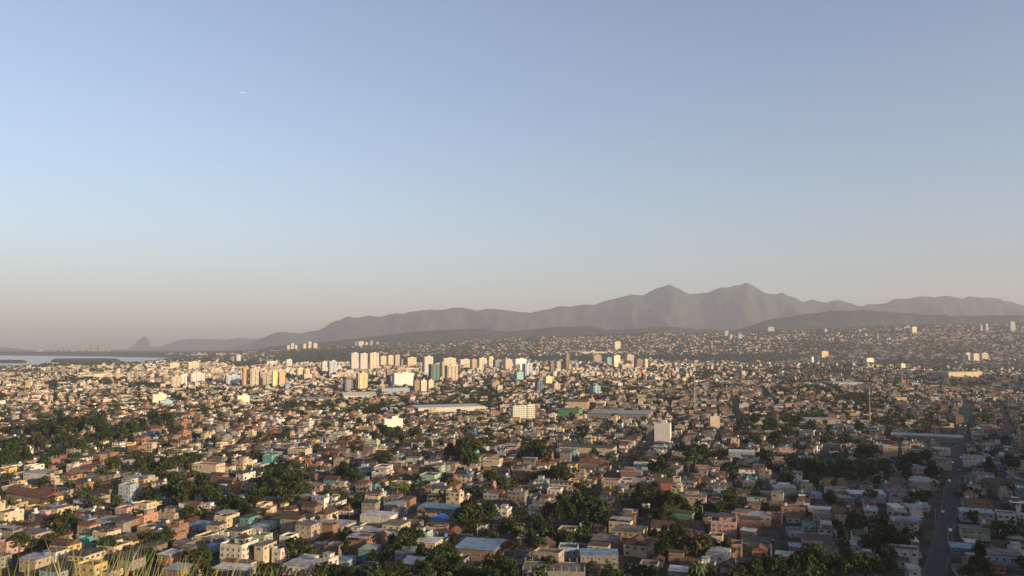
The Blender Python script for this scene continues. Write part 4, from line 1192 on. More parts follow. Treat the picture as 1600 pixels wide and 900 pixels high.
near = lots(1.0, 385, 1900)
order = np.argsort(np.hypot(near[:, 0], near[:, 1]))
near = near[order]
wd = woodness(near[:, 0], near[:, 1])
NEAR_TREES = []
keep = []
cnt = 0
TARGET = 300 - len(HOUSES)
n_made = 0
for i, (X, Y, th, row) in enumerate(near):
    w = 8.2 + rng.uniform(-1.2, .2); d = rng.uniform(7.5, 13.0)
    # local axes: across = block axis a (local x), along = street (local y); swap so the short side faces the street
    if rng.random() < .30: w *= rng.uniform(1.5, 2.1)
    ww, dd = d, w
    if row == 2: ww, dd = rng.uniform(5, 8.5), w * rng.uniform(.7, 1.0)
    sh = rng.uniform(-1.8, 1.8)
    if row == 2 and rng.random() < .12: continue
    X += math.cos(th) * sh; Y -= math.sin(th) * sh
    pr = (.06 if row != 2 else .14) + .62 * wd[i] + .08 * (vnoise(np.array([X / 70]), np.array([Y / 70]), 5)[0] > .62)
    if rng.random() < pr:
        NEAR_TREES.append((X, Y)); continue
    if X > OX0 and X < OX0 + OW and Y < OY0 + OH and busy(X, Y, ww * .9, dd * .9, th):
        ww *= .72
        if busy(X, Y, ww, dd, th): continue
    th2 = th + rng.normal(0, .06)
    occupy(X, Y, ww, dd, th2) if Y < OY0 + OH else None
    fl = int(rng.choice([1, 2, 3], p=[.48, .42, .10]))
    wall = WN[rng.choice(len(WN), p=wp)]; roof = RN[rng.choice(len(RN), p=rp)]
    if row == 2: fl = 1; roof = ('sheet', 'metal', 'tile', 'brown tile', 'sheet')[rng.integers(0, 5)]
    ex = []
    if roof in ('slab', 'terrace'):
        if rng.random() < .35: ex.append('room')
        elif rng.random() < .3: ex.append('canopy')
        if rng.random() < .4: ex.append('tank' if rng.random() < .6 else 'greytank')
    if rng.random() < .25: ex.append('dish')
    if fl > 1 and rng.random() < .3: ex.append('balcony')
    pp = project(X, Y, 5)
    vis = -20 < pp[0] < 1620 and pp[1] < 925
    if vis and row != 2 and n_made < TARGET:
        make_house(X, Y, th2, ww, dd, fl, wall, roof, ex, nwin=7, fh=2.7)
        n_made += 1
    else:
        keep.append((X, Y, th2, ww, dd, fl, WN.index(wall), RN.index(roof), rng.random(), rng.random()))
print('individual houses', len(HOUSES), 'mass near', len(keep))

# ------------------------------------------------------------------ boxes of the rest of the town, one object
class Mass:
    def __init__(s): s.V = []; s.F4 = []; s.F3 = []; s.C4 = []; s.C3 = []; s.M4 = []; s.M3 = []; s.n = 0
    def boxes(s, x, y, z, w, d, h, th, col, mi):
        n = len(x)
        if n == 0: return
        sx = np.array([-.5, .5, .5, -.5] * 2); sy = np.array([-.5, -.5, .5, .5] * 2); sz = np.array([0] * 4 + [1] * 4)
        lx = sx[None] * w[:, None]; ly = sy[None] * d[:, None]
        c = np.cos(-th)[:, None]; q = np.sin(-th)[:, None]
        V = np.stack([x[:, None] + lx * c - ly * q, y[:, None] + lx * q + ly * c, z[:, None] + sz[None] * h[:, None]], -1)
        F = np.array([(4, 5, 6, 7), (0, 1, 5, 4), (1, 2, 6, 5), (2, 3, 7, 6), (3, 0, 4, 7)])
        f = F[None] + (s.n + np.arange(n) * 8)[:, None, None]
        s.V.append(V.reshape(-1, 3)); s.F4.append(f.reshape(-1, 4)); s.C4.append(np.repeat(col, 5, 0)); s.M4.append(np.full(n * 5, mi)); s.n += n * 8
    def gables(s, x, y, z, w, d, h, th, col, mi):
        n = len(x)
        if n == 0: return
        sw = w > d
        th = np.where(sw, th + math.pi / 2, th); w, d = np.where(sw, d, w), np.where(sw, w, d)
        sx = np.array([-.5, .5, 0] * 2); sy = np.array([-.5] * 3 + [.5] * 3); sz = np.array([0, 0, 1] * 2)
        lx = sx[None] * w[:, None]; ly = sy[None] * d[:, None]
        c = np.cos(-th)[:, None]; q = np.sin(-th)[:, None]
        V = np.stack([x[:, None] + lx * c - ly * q, y[:, None] + lx * q + ly * c, z[:, None] + sz[None] * h[:, None]], -1)
        b = (s.n + np.arange(n) * 6)[:, None, None]
        s.V.append(V.reshape(-1, 3))
        s.F4.append((np.array([(1, 4, 5, 2), (2, 5, 3, 0)])[None] + b).reshape(-1, 4)); s.C4.append(np.repeat(col, 2, 0)); s.M4.append(np.full(n * 2, mi))
        s.F3.append((np.array([(0, 1, 2), (5, 4, 3)])[None] + b).reshape(-1, 3)); s.C3.append(np.repeat(col, 2, 0)); s.M3.append(np.full(n * 2, mi)); s.n += n * 6
    def quads(s, V, col, mi):
        """V: (n,4,3)"""
        n = len(V); s.V.append(V.reshape(-1, 3)); s.F4.append((np.arange(n * 4) + s.n).reshape(-1, 4)); s.C4.append(col); s.M4.append(np.full(n, mi)); s.n += n * 4
    def build(s, name, mats_, smooth=False):
        V = np.vstack(s.V); F4 = np.vstack(s.F4) if s.F4 else np.zeros((0, 4), int); F3 = np.vstack(s.F3) if s.F3 else np.zeros((0, 3), int)
        me = bpy.data.meshes.new(name)
        me.vertices.add(len(V)); me.vertices.foreach_set('co', V.astype(np.float32).ravel())
        me.loops.add(F4.size + F3.size); me.loops.foreach_set('vertex_index', np.concatenate([F4.ravel(), F3.ravel()]).astype(np.int32))
        me.polygons.add(len(F4) + len(F3))
        me.polygons.foreach_set('loop_start', np.concatenate([np.arange(len(F4)) * 4, F4.size + np.arange(len(F3)) * 3]).astype(np.int32))
        mi = np.concatenate(s.M4 + s.M3).astype(np.int32); me.polygons.foreach_set('material_index', mi)
        for m in mats_: me.materials.append(m)
        col = np.vstack(s.C4 + s.C3); col = np.concatenate([col, np.ones((len(col), 1))], 1)
        a = me.attributes.new('col', 'FLOAT_COLOR', 'FACE'); a.data.foreach_set('color', col.astype(np.float32).ravel())
        me.update(calc_edges=True); me.shade_flat()
        return link(name, me)

WCOL = np.array([WALLS[k] for k in WN]); RCOL = np.array([ROOFS[k] for k in RN])
def jit(c, a=.12): return np.clip(c * (1 + rng.normal(0, a, (len(c), 1))), .02, .85)
mass = Mass()
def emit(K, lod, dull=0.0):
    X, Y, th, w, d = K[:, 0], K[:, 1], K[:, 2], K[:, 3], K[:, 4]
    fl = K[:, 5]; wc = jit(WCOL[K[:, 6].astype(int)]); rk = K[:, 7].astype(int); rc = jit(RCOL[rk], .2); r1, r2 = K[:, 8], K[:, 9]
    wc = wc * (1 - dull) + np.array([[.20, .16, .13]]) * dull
    z = height(X, Y); H = fl * 2.65 + .2
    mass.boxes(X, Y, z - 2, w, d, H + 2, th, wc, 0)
    gab = (rk == 2) | (rk == 3)
    mass.gables(X[gab], Y[gab], (z + H)[gab] + .01, w[gab] + .7, d[gab] + .7, .27 * np.minimum(w, d)[gab], th[gab], rc[gab], 1)
    fla = ~gab
    over = np.where(rk == 1, -.5, .7)
    mass.boxes(X[fla], Y[fla], (z + H)[fla] + .02 , (w + over)[fla], (d + over)[fla], np.where(rk == 1, .1, .22)[fla], th[fla], rc[fla], 1)
    def off(sel, lx, ly): return X[sel] + lx * np.cos(th[sel]) + ly * np.sin(th[sel]), Y[sel] - lx * np.sin(th[sel]) + ly * np.cos(th[sel])
    ter = rk == 1
    if lod < 2:   # parapets
        for (ax, ay) in ((0, -1), (0, 1), (1, 0), (-1, 0)):
            s = ter; x_, y_ = off(s, ax * (w[s] / 2 - .1), ay * (d[s] / 2 - .1))
            mass.boxes(x_, y_, (z + H)[s] + .004, np.where(ax == 0, w[s], .2), np.where(ax == 0, .2, d[s] - .4), np.full(s.sum(), .9), th[s], wc[s], 0)
    s = fla & (r1 < .34) & (rk != 4)
    x_, y_ = off(s, (r2[s] - .5) * w[s] * .45, d[s] * .1)
    mass.boxes(x_, y_, (z + H)[s] + .15, w[s] * .45, d[s] * .5, np.full(s.sum(), 2.5), th[s], wc[s], 0)
    mass.boxes(x_, y_, (z + H)[s] + 2.66, w[s] * .45 + .7, d[s] * .5 + .7, np.full(s.sum(), .12), th[s], jit(RCOL[(r2[s] * 7.9).astype(int)]), 1)
    s = fla & (r1 > .66)
    x_, y_ = off(s, w[s] * .3, d[s] * .25)
    mass.boxes(x_, y_, (z + H)[s] + .15, np.full(s.sum(), 1.4), np.full(s.sum(), 1.4), np.full(s.sum(), 1.7), th[s], np.where((r2[s] < .35)[:, None], [[.06, .16, .36]], [[.6, .6, .58]]), 1)
    if lod == 0:
        dark = np.array([[.03, .032, .035]])
        for k in range(3):
            for face in ('f', 'r', 'l'):
                L_ = w if face == 'f' else d; nn = 4 if face == 'f' else 3
                for i in range(nn):
                    s = (fl > k) & (rng.random(len(X)) < .72) & ((i + .5) < L_ / 2.9)
                    if face != 'f':
                        seen = (X / Y) < np.tan(th)
                        s = s & (seen if face == 'r' else ~seen)
                    cnt_ = np.clip((L_ / 2.9).astype(int), 1, nn)
                    p = -L_[s] / 2 + (i + .5) * L_[s] / cnt_[s]
                    if face == 'f': x_, y_ = off(s, p, -d[s] / 2); ww, dd = rng.uniform(.9, 1.8, s.sum()), np.full(s.sum(), .12)
                    else:
                        sg = 1 if face == 'r' else -1
                        x_, y_ = off(s, sg * w[s] / 2, p); ww, dd = np.full(s.sum(), .12), rng.uniform(.9, 1.8, s.sum())
                    mass.boxes(x_, y_, z[s] + k * 2.95 + .9, ww, dd, rng.uniform(1.0, 1.5, s.sum()), th[s], np.repeat(dark, s.sum(), 0), 1)
K = np.array(keep); dn = K[:, 1] < 1150
emit(K[dn], 0); emit(K[~dn], 1)
def midpass(scale, y0, y1, lod, hole):
    L = lots(scale, y0, y1)
    L = L[(L[:, 3] != 2) | (rng.random(len(L)) < .55)]; wd_ = woodness(L[:, 0], L[:, 1])
    hole = hole * np.where((L[:, 0] / L[:, 1] < -.22) & (L[:, 1] < 4200), .45, 1.0)
    dens = hole + .75 * wd_ + .35 * (vnoise(L[:, 0] / (90 * scale), L[:, 1] / (120 * scale), 8) > .70)
    k = rng.random(len(L)) > dens
    T_ = L[~k]; L = L[k]; n = len(L)
    L[:, 0] += rng.normal(0, 1.5 * scale, n); L[:, 1] += rng.normal(0, 1.5 * scale, n)
    big = 1 + (rng.random(n) < .08) * rng.uniform(.4, 1.6, n)
    w = rng.uniform(6.5, 12, n) * scale ** .8 * big; d = rng.uniform(6.5, 11, n) * scale ** .9 * big
    fl = rng.choice([1, 2, 3, 4, 6], n, p=[.33, .47, .15, .04, .01]) * (1 if scale < 1.5 else 1.15)
    px_ = 800 + FPX * L[:, 0] / L[:, 1]
    centre = np.exp(-((px_ - 640) / 400.0) ** 4) * sstep(2200, 2500, L[:, 1]) * (1 - sstep(4300, 5200, L[:, 1]))
    fl = np.where(rng.random(n) < .24 * centre, rng.integers(4, 9, n), fl)
    west = (px_ < 520)
    wp2 = wp.copy(); wp2[WN.index('white')] *= 2.2; wp2[WN.index('cream')] *= 2.6; wp2[WN.index('bare orange brick')] *= .35; wp2[WN.index('brown')] *= .4; wp2[WN.index('salmon')] *= .5; wp2 /= wp2.sum()
    wi_ = np.where(west | (fl > 3), rng.choice(len(WN), n, p=wp2), rng.choice(len(WN), n, p=wp))
    rp2 = rp.copy(); rp2[2] *= .35; rp2[3] *= .5; rp2[4] *= .3; rp2[5] *= 2.2; rp2[7] *= 2.5; rp2 /= rp2.sum()
    ri_ = np.where(west, rng.choice(len(RN), n, p=rp2), rng.choice(len(RN), n, p=rp)); ri_ = np.where(fl > 3, 0, ri_)
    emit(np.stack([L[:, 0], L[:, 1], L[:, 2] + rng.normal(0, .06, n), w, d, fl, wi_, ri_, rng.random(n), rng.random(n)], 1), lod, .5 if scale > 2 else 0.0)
    return T_
T1 = midpass(1.2, 1900, 3200, 2, .22)
T2 = midpass(1.7, 3200, 5200, 2, .26)
T3 = midpass(2.5, 5200, 9300, 2, .3)
o = mass.build('town_houses', [M['mass_wall'], M['mass_roof']])
tag(o, 'countless small houses filling the plain beyond the nearer ones', 'houses', None, 'stuff')
print('mass verts', mass.n)
# ------------------------------------------------------------------ trees
GREENS = .56 * np.array([(.045, .075, .022), (.06, .09, .028), (.035, .062, .022), (.075, .095, .03), (.05, .07, .03), (.09, .085, .035), (.03, .05, .022)])
def leaf_quads(cx, cy, cz, size, g, flat=.0):
    n = len(cx)
    a = g.normal(size=(n, 3)); a /= np.linalg.norm(a, axis=1)[:, None]
    b_ = g.normal(size=(n, 3)); b_ -= (b_ * a).sum(1)[:, None] * a; b_ /= np.linalg.norm(b_, axis=1)[:, None]
    c_ = np.cross(a, b_)
    s = size[:, None]
    P = np.stack([cx, cy, cz], 1)
    e = g.uniform(.7, 1.3, (n, 4, 1))
    return np.stack([P - b_ * s * e[:, 0], P - c_ * s * .8 * e[:, 1], P + b_ * s * e[:, 2], P + c_ * s * .8 * e[:, 3]], 1)

def crown_mesh(seed, n_lobes, R, Hh, base, leaf, per, colour):
    g = np.random.default_rng(seed); m = Mass()
    lobes = []
    for i in range(n_lobes):
        a = g.uniform(0, 2 * math.pi); r = R * .62 * math.sqrt(g.random()); t = g.random()
        lobes.append((r * math.cos(a), r * math.sin(a), base + Hh * (.15 + .7 * t) * (1 - .35 * r / R), R * g.uniform(.32, .55) * (1 - .25 * t)))
    for (x, y, z, r) in lobes:
        n = per
        d = g.normal(size=(n, 3)); d /= np.linalg.norm(d, axis=1)[:, None]
        rr = r * g.uniform(.55, 1.08, n) ** .6
        cx, cy, cz = x + d[:, 0] * rr, y + d[:, 1] * rr, z + d[:, 2] * rr * .8
        q = leaf_quads(cx, cy, cz, g.uniform(.7, 1.3, n) * leaf, g)
        tone = g.uniform(.8, 1.25)
        col = np.clip(.58 * np.array(colour)[None] * tone * (1 + g.normal(0, .2, (n, 1))), .008, .3)
        m.quads(q, col, 0)
    me_o = m.build('crown', [M['mass_leaf']]); me = me_o.data; bpy.data.objects.remove(me_o)
    b = MB(); top = (0, 0, base + Hh * .35)
    b.tube((0, 0, -1.5), (0, 0, base), .045 * R + .12, .035 * R + .08); b.tube((0, 0, base), top, .035 * R + .08, .08)
    for (x, y, z, r) in lobes[:6]: b.tube((0, 0, base * .8), (x, y, z), .025 * R + .05, .05, 5)
    return b.mesh('trunk', [M['bark']]), me
TREES = []   # (trunk, crown, radius, height, word)
k = 0
for (nl, R, Hh, base, leaf, per, c, word) in [
        (9, 4.2, 6.0, 2.2, .48, 80, (.045, .075, .022), 'dense round'), (11, 5.2, 7.0, 2.5, .52, 80, (.055, .08, .025), 'broad green'),
        (8, 3.4, 5.0, 1.8, .42, 75, (.07, .095, .03), 'small light green'), (10, 4.6, 8.5, 2.6, .5, 80, (.035, .062, .02), 'tall dark green'),
        (7, 3.0, 4.2, 1.5, .4, 75, (.05, .085, .025), 'low bushy'), (12, 6.2, 8.0, 3.0, .58, 85, (.04, .07, .02), 'large spreading'),
        (9, 3.6, 9.5, 3.0, .45, 75, (.04, .06, .02), 'tall narrow'), (9, 4.4, 5.5, 2.2, .46, 60, (.085, .075, .035), 'brownish thin-leaved'),
        (6, 2.6, 3.6, 1.2, .38, 70, (.06, .09, .03), 'little green'), (10, 4.8, 6.5, 2.4, .5, 55, (.065, .08, .03), 'loose olive green')]:
    tr, cr = crown_mesh(100 + k, nl, R, Hh, base, leaf, per, c); TREES.append((tr, cr, R, Hh + base, word)); k += 1
def palm_mesh(seed):
    g = random.Random(seed); b = MB(); H = 8.5; p = Vector((0, 0, -1)); 
    pts = [Vector((.25 * math.sin(i * .5), .1 * i, -1 + (H + 1) * i / 6)) for i in range(7)]
    for a, c in zip(pts[:-1], pts[1:]): b.tube(a, c, .2, .17)
    tr = b.mesh('trunk', [M['bark']]); top = pts[-1]; m = Mass(); gg = np.random.default_rng(seed)
    qs = []
    for f in range(16):
        a = f * 2.4; up = g.uniform(-.1, 1.0); L = g.uniform(2.8, 3.8)
        prev = np.array(top); d = np.array([math.cos(a), math.sin(a), up]); d /= np.linalg.norm(d)
        sd = np.array([-math.sin(a), math.cos(a), 0])
        for s_ in range(6):
            nx = prev + d * L / 6; d[2] -= .26; d /= np.linalg.norm(d)
            for sg in (-1, 1):
                wdt = .75 * (1 - abs(s_ - 2) / 6)
                qs.append([prev, nx, nx + sg * sd * wdt * .55 + np.array([0, 0, -.3]) + d * .3, prev + sg * sd * wdt + np.array([0, 0, -.35])])
            prev = nx
    qs = np.array(qs); m.quads(qs, np.clip(np.array([[.07, .10, .03]]) * gg.uniform(.7, 1.3, (len(qs), 1)), 0, 1), 0)
    o = m.build('crown', [M['mass_leaf']]); me = o.data; bpy.data.objects.remove(o)
    return tr, me
PALMS = [palm_mesh(1), palm_mesh(2)]
NT = [0]
TREE_POS = []
AVA = np.array(AV)
def on_street(x, y, r=9.0):
    return np.min(np.hypot(AVA[:, 0][None] - np.atleast_1d(x)[:, None], AVA[:, 1][None] - np.atleast_1d(y)[:, None]), 1) < r
def put_tree(x, y, kind, s=1.0, palm=False, label=None, squash=1.0):
    if on_street(x, y, 12.0)[0]: return
    z = hz(x, y)
    if palm: tr, cr = PALMS[kind % 2]; word = 'feathery'; nm = 'palm_tree'; cat = 'palm tree'; Rr = 3
    else: tr, cr, Rr, Hh, word = TREES[kind]; nm = 'tree'; cat = 'tree'
    root = empty(nm, (x, y, z), rnd.uniform(0, 6.28)); root.scale = (s, s, s * squash)
    link('trunk', tr, root); link('crown', cr, root)
    px, py = project(x, y, z + 5)
    if label is None:
        q = sorted(HOUSES, key=lambda h: math.hypot(px - h[0], 1.5 * (py - h[1])))[:4]
        side = lambda h: ('right of' if px > h[0] else 'left of') if abs(px - h[0]) > abs(py - h[1]) else ('behind' if py < h[1] else 'in front of')
        mk = sorted(MARKS, key=lambda m: math.hypot(px - m[1], 1.6 * (py - m[2])))[:4]
        size = 'big ' if s > 1.25 and not any(q in word for q in ('large', 'small', 'little', 'low')) else ''
        if s > 1.25: word = word.replace('small ', '').replace('little ', 'rounded ').replace('low ', 'tall ')
        for h in q:
            for m_ in mk:
                t = f"{size}{word} {cat} {side(h)} {h[2]} house, {relation(px, py, m_[1], m_[2])} {m_[0]}"
                if len(t.split()) <= 16 and t not in USED: label = t; break
            if label: break
        if label is None: label = t
    USED.add(label); tag(root, label, cat, 'trees among the houses'); NT[0] += 1; TREE_POS.append((x, y, Rr * s))
def tree_px(px, py, hpx, kind=None, palm=False, label=None, w=1.0):
    """a tree whose foot is at row py and whose height spans hpx rows"""
    X, Y, Z = at(px, py)
    Hm = hpx / FPX * Y * 1.02
    if kind is None: kind = rnd.choice([0, 1, 3, 0, 1, 5, 9])
    s = Hm / (9.5 if palm else TREES[kind][3])
    put_tree(X, Y, kind, s, palm, label)
TP = [(270, 788, 52, 3), (290, 792, 40, 1), (312, 788, 50, 3), (330, 795, 34, 0), (228, 787, 28, 0), (298, 818, 30, 2), (240, 792, 22, 4), (215, 745, 30, 0), (235, 742, 32, 3), (255, 745, 30, 0),
      (275, 740, 30, 1), (295, 735, 28, 0), (178, 742, 30, 9), (160, 752, 22, 2), (105, 832, 38, 3), (122, 834, 26, 0), (138, 836, 22, 2), (93, 836, 22, 4), (165, 872, 34, 0), (182, 868, 24, 2),
      (228, 860, 30, 2), (262, 856, 34, 3), (250, 862, 26, 0), (208, 872, 22, 9), (366, 806, 36, 0), (382, 812, 34, 3), (396, 800, 40, 3), (355, 800, 24, 2), (408, 788, 34, 0), (200, 862, 20, 8),
      (95, 688, 52, 6), (82, 690, 38, 3), (108, 690, 42, 9), (152, 692, 54, 6), (165, 695, 34, 3), (60, 708, 36, 9), (20, 722, 34, 0), (40, 730, 34, 3), (8, 735, 30, 5), (70, 738, 26, 0),
      (100, 705, 30, 1), (120, 712, 28, 0), (85, 722, 30, 3), (135, 700, 26, 3), (190, 690, 26, 0), (205, 684, 28, 1), (222, 682, 30, 3), (240, 664, 26, 0), (258, 668, 26, 1), (20, 700, 20, 9),
      (430, 780, 48, 3), (446, 785, 50, 1), (418, 770, 36, 0), (465, 782, 38, 0), (478, 775, 26, 9), (450, 760, 30, 3), (447, 795, 30, 9), (462, 875, 36, 1), (477, 872, 28, 0), (535, 755, 36, 3),
      (548, 760, 32, 0), (560, 762, 22, 2), (556, 802, 32, 3), (540, 852, 30, 3), (552, 848, 20, 2), (636, 866, 42, 1), (652, 858, 30, 0), (622, 860, 28, 9), (605, 735, 30, 0), (590, 730, 22, 9),
      (718, 724, 40, 3), (732, 728, 42, 1), (707, 722, 30, 0), (742, 730, 24, 2), (735, 826, 46, 1), (722, 828, 34, 0), (764, 820, 40, 3), (755, 824, 26, 9), (770, 762, 28, 0), (785, 770, 26, 1),
      (605, 690, 26, 0), (620, 695, 30, 3), (630, 700, 24, 2), (650, 690, 24, 0), (670, 706, 20, 9), (838, 722, 36, 3), (850, 726, 30, 1), (826, 722, 26, 0), (908, 694, 32, 2), (862, 754, 28, 3),
      (876, 758, 32, 0), (927, 714, 16, 4), (905, 812, 46, 3), (922, 818, 44, 1), (938, 822, 40, 0), (888, 818, 34, 9), (950, 830, 34, 3), (1002, 792, 38, 3), (1018, 800, 40, 1), (1035, 808, 44, 3),
      (1052, 810, 40, 1), (1066, 806, 32, 0), (985, 834, 0, 0), (1038, 820, 34, 9), (815, 848, 30, 0), (848, 852, 36, 1), (835, 850, 30, 3), (862, 850, 26, 9), (804, 872, 32, 7), (838, 872, 34, 0),
      (1062, 874, 36, 3), (1082, 876, 48, 7), (1098, 874, 42, 9), (1112, 866, 30, 0), (1046, 876, 32, 0), (1068, 718, 30, 3), (1080, 728, 26, 1), (1096, 722, 28, 0), (1035, 748, 36, 3), (1022, 745, 26, 0),
      (1022, 770, 20, 9), (1110, 808, 24, 0), (1128, 812, 30, 5), (1148, 812, 28, 1), (1160, 800, 22, 0), (1182, 786, 28, 3), (1195, 730, 30, 0), (1262, 905, 56, 5), (1240, 908, 44, 3), (1288, 905, 50, 5),
      (1312, 908, 40, 1), (1332, 905, 46, 9), (1360, 908, 44, 1), (1385, 906, 48, 3), (1345, 838, 44, 9), (1336, 842, 32, 0), (1318, 846, 26, 2), (1390, 868, 46, 1), (1374, 870, 40, 3), (1405, 868, 34, 0),
      (1432, 872, 32, 9), (1448, 866, 30, 0), (1297, 796, 32, 3), (1238, 790, 16, 2), (1524, 906, 38, 3), (1540, 905, 32, 0), (1512, 908, 28, 9), (1600, 895, 26, 0), (1240, 740, 34, 3), (1260, 748, 36, 1),
      (1282, 750, 36, 5), (1302, 752, 34, 3), (1322, 752, 34, 0), (1345, 752, 30, 1), (1362, 750, 28, 3), (1385, 744, 28, 0), (1410, 745, 30, 3), (1425, 735, 30, 0), (1460, 755, 36, 3), (1450, 728, 26, 0),
      (1352, 722, 32, 5), (1366, 716, 24, 0), (1228, 760, 26, 0), (1580, 740, 30, 0), (1545, 740, 26, 3), (1495, 690, 26, 1), (1452, 830, 26, 0), (1462, 806, 22, 9), (1465, 780, 24, 0), (700, 905, 52, 5),
      (680, 908, 40, 1), (655, 908, 34, 3), (628, 910, 34, 0), (604, 912, 32, 1), (580, 914, 32, 9), (552, 912, 30, 3), (525, 908, 28, 0), (500, 912, 30, 9), (716, 910, 40, 3), (790, 905, 36, 3),
      (805, 912, 30, 0), (760, 912, 22, 2), (950, 914, 26, 0), (1020, 912, 30, 3), (1180, 908, 36, 1), (1200, 905, 40, 3), (1218, 908, 40, 0), (1160, 905, 26, 9), (318, 908, 30, 2), (330, 912, 26, 0),
      (1105, 912, 34, 9), (560, 668, 16, 0), (1290, 700, 24, 0), (1230, 690, 26, 3), (1215, 700, 28, 1), (1205, 680, 28, 5), (1325, 700, 26, 3), (1345, 680, 24, 0), (1180, 668, 24, 3), (1160, 672, 20, 0)]
for (a, b_, h_, kd) in TP:
    if h_: tree_px(a, b_, h_, kd)
for (a, b_, h_) in [(622, 785, 30), (612, 780, 26), (632, 782, 24), (1086, 742, 30), (1075, 745, 24), (812, 852, 30), (98, 768, 22), (110, 770, 20), (704, 770, 24), (120, 738, 22)]:
    tree_px(a, b_, h_, a % 2, True)
tree_px(1092, 930, 48, 0, True, 'sunlit yellowish palm tree at the bottom edge right of centre')
# street and backyard trees, nearest first
for (x, y) in sorted(NEAR_TREES, key=lambda p: math.hypot(*p)):
    if NT[0] >= 300: break
    px, py = project(x, y, 6)
    if not (-10 < px < 1610 and py < 915): continue
    put_tree(x + rnd.uniform(-2, 2), y + rnd.uniform(-2, 2), rnd.choice([0, 1, 2, 3, 4, 5, 6, 7, 8, 9, 0, 3]), rnd.uniform(.75, 1.2))
    NEAR_TREES[NEAR_TREES.index((x, y))] = None
rest = np.array([p for p in NEAR_TREES if p is not None])

tm = Mass()
def tree_mass(P, n_leaf, size, leaf, tall=1.0):
    P = P[~on_street(P[:, 0], P[:, 1], 11.0)]; n = len(P)
    if n == 0: return
    z = height(P[:, 0], P[:, 1]); s = rng.uniform(.7, 1.35, n) * size
    base = GREENS[rng.integers(0, len(GREENS), n)] * rng.uniform(.75, 1.2, (n, 1))
    nl = 5
    lx = rng.normal(0, .38, (n, nl)); ly = rng.normal(0, .38, (n, nl)); lz = rng.uniform(.35, 1.15, (n, nl)) * tall
    k = max(1, n_leaf // nl)
    d = rng.normal(size=(n, nl, k, 3)); d /= np.linalg.norm(d, axis=3)[..., None]
    r = .46 * rng.uniform(.6, 1.05, (n, nl, k, 1))
    pos = d * r; pos[..., 2] *= .8
    pos[..., 0] += lx[..., None]; pos[..., 1] += ly[..., None]; pos[..., 2] += lz[..., None]
    pos = pos * s[:, None, None, None]
    pos[..., 0] += P[:, 0][:, None, None]; pos[..., 1] += P[:, 1][:, None, None]; pos[..., 2] += z[:, None, None] + .3
    pos = pos.reshape(-1, 3); sz = np.repeat(s, nl * k) * leaf * rng.uniform(.7, 1.3, len(pos))
    col = np.repeat(base, nl * k, 0) * (1 + rng.normal(0, .18, (len(pos), 1)))
    tm.quads(leaf_quads(pos[:, 0], pos[:, 1], pos[:, 2], sz, rng), np.clip(col, .01, .3), 0)
if len(rest): tree_mass(rest, 150, 5.5, .15)
# small garden trees between the houses
g = rng.uniform([-1100, 420], [1150, 1900], (9000, 2)); g = g[np.abs(g[:, 0] / g[:, 1]) < .68]; g = g[np.hypot(g[:, 0], g[:, 1]) > 400]
free = np.array([not (0 <= int(x - OX0) < OW and 0 <= int(y - OY0) < OH and OCC[int(x - OX0), int(y - OY0)]) for x, y in g]); wdg = woodness(g[:, 0], g[:, 1])
g = g[free & (rng.random(len(g)) < .15 + .6 * wdg + .16 * ((g[:, 0] > 150) & (g[:, 1] < 1000)))]
g1 = g[g[:, 1] < 1100]; g2 = g[g[:, 1] >= 1100]
tree_mass(g1, 110, 3.6, .17); tree_mass(g2, 60, 4.6, .24)
def thick(T_, n_each, spread, n_leaf, size, leaf):
    P = np.repeat(T_[:, :2], n_each, 0) + rng.normal(0, spread, (len(T_) * n_each, 2)); tree_mass(P, n_leaf, size, leaf)
thick(T1, 1, 3, 40, 6.5, .28); thick(T2, 1, 6, 25, 8.5, .36); thick(T3, 1, 10, 20, 11, .42)
# forest belts of the plain
f = []
for (y0, y1, n) in ((2300, 5000, 9000), (5000, 12000, 26000)):
    q = np.stack([rng.uniform(-.68, .68, n), rng.uniform(y0, y1, n)], 1); q[:, 0] *= q[:, 1]
    f.append(q[(forest_mask(q[:, 0], q[:, 1]) > .35) & (bay_mask(q[:, 0], q[:, 1]) < .2)])
f = np.vstack(f); print('forest trees', len(f))
tree_mass(f, 20, 10, .42)
# woods on the viewer's own hill foot
th_ = rng.uniform(-.8, .8, 500); rr = rng.uniform(300, 392, 500); P = np.stack([rr * np.sin(th_), rr * np.cos(th_)], 1)
PP = P[height(P[:, 0], P[:, 1]) < 12]; tree_mass(PP, 150, 5.0, .15)
o = tm.build('town_greenery', [M['mass_leaf']])
tag(o, 'mass of smaller and farther trees between the roofs and in the forest belt', 'trees', None, 'stuff')
print('tree faces', tm.n // 4, 'individual', NT[0])

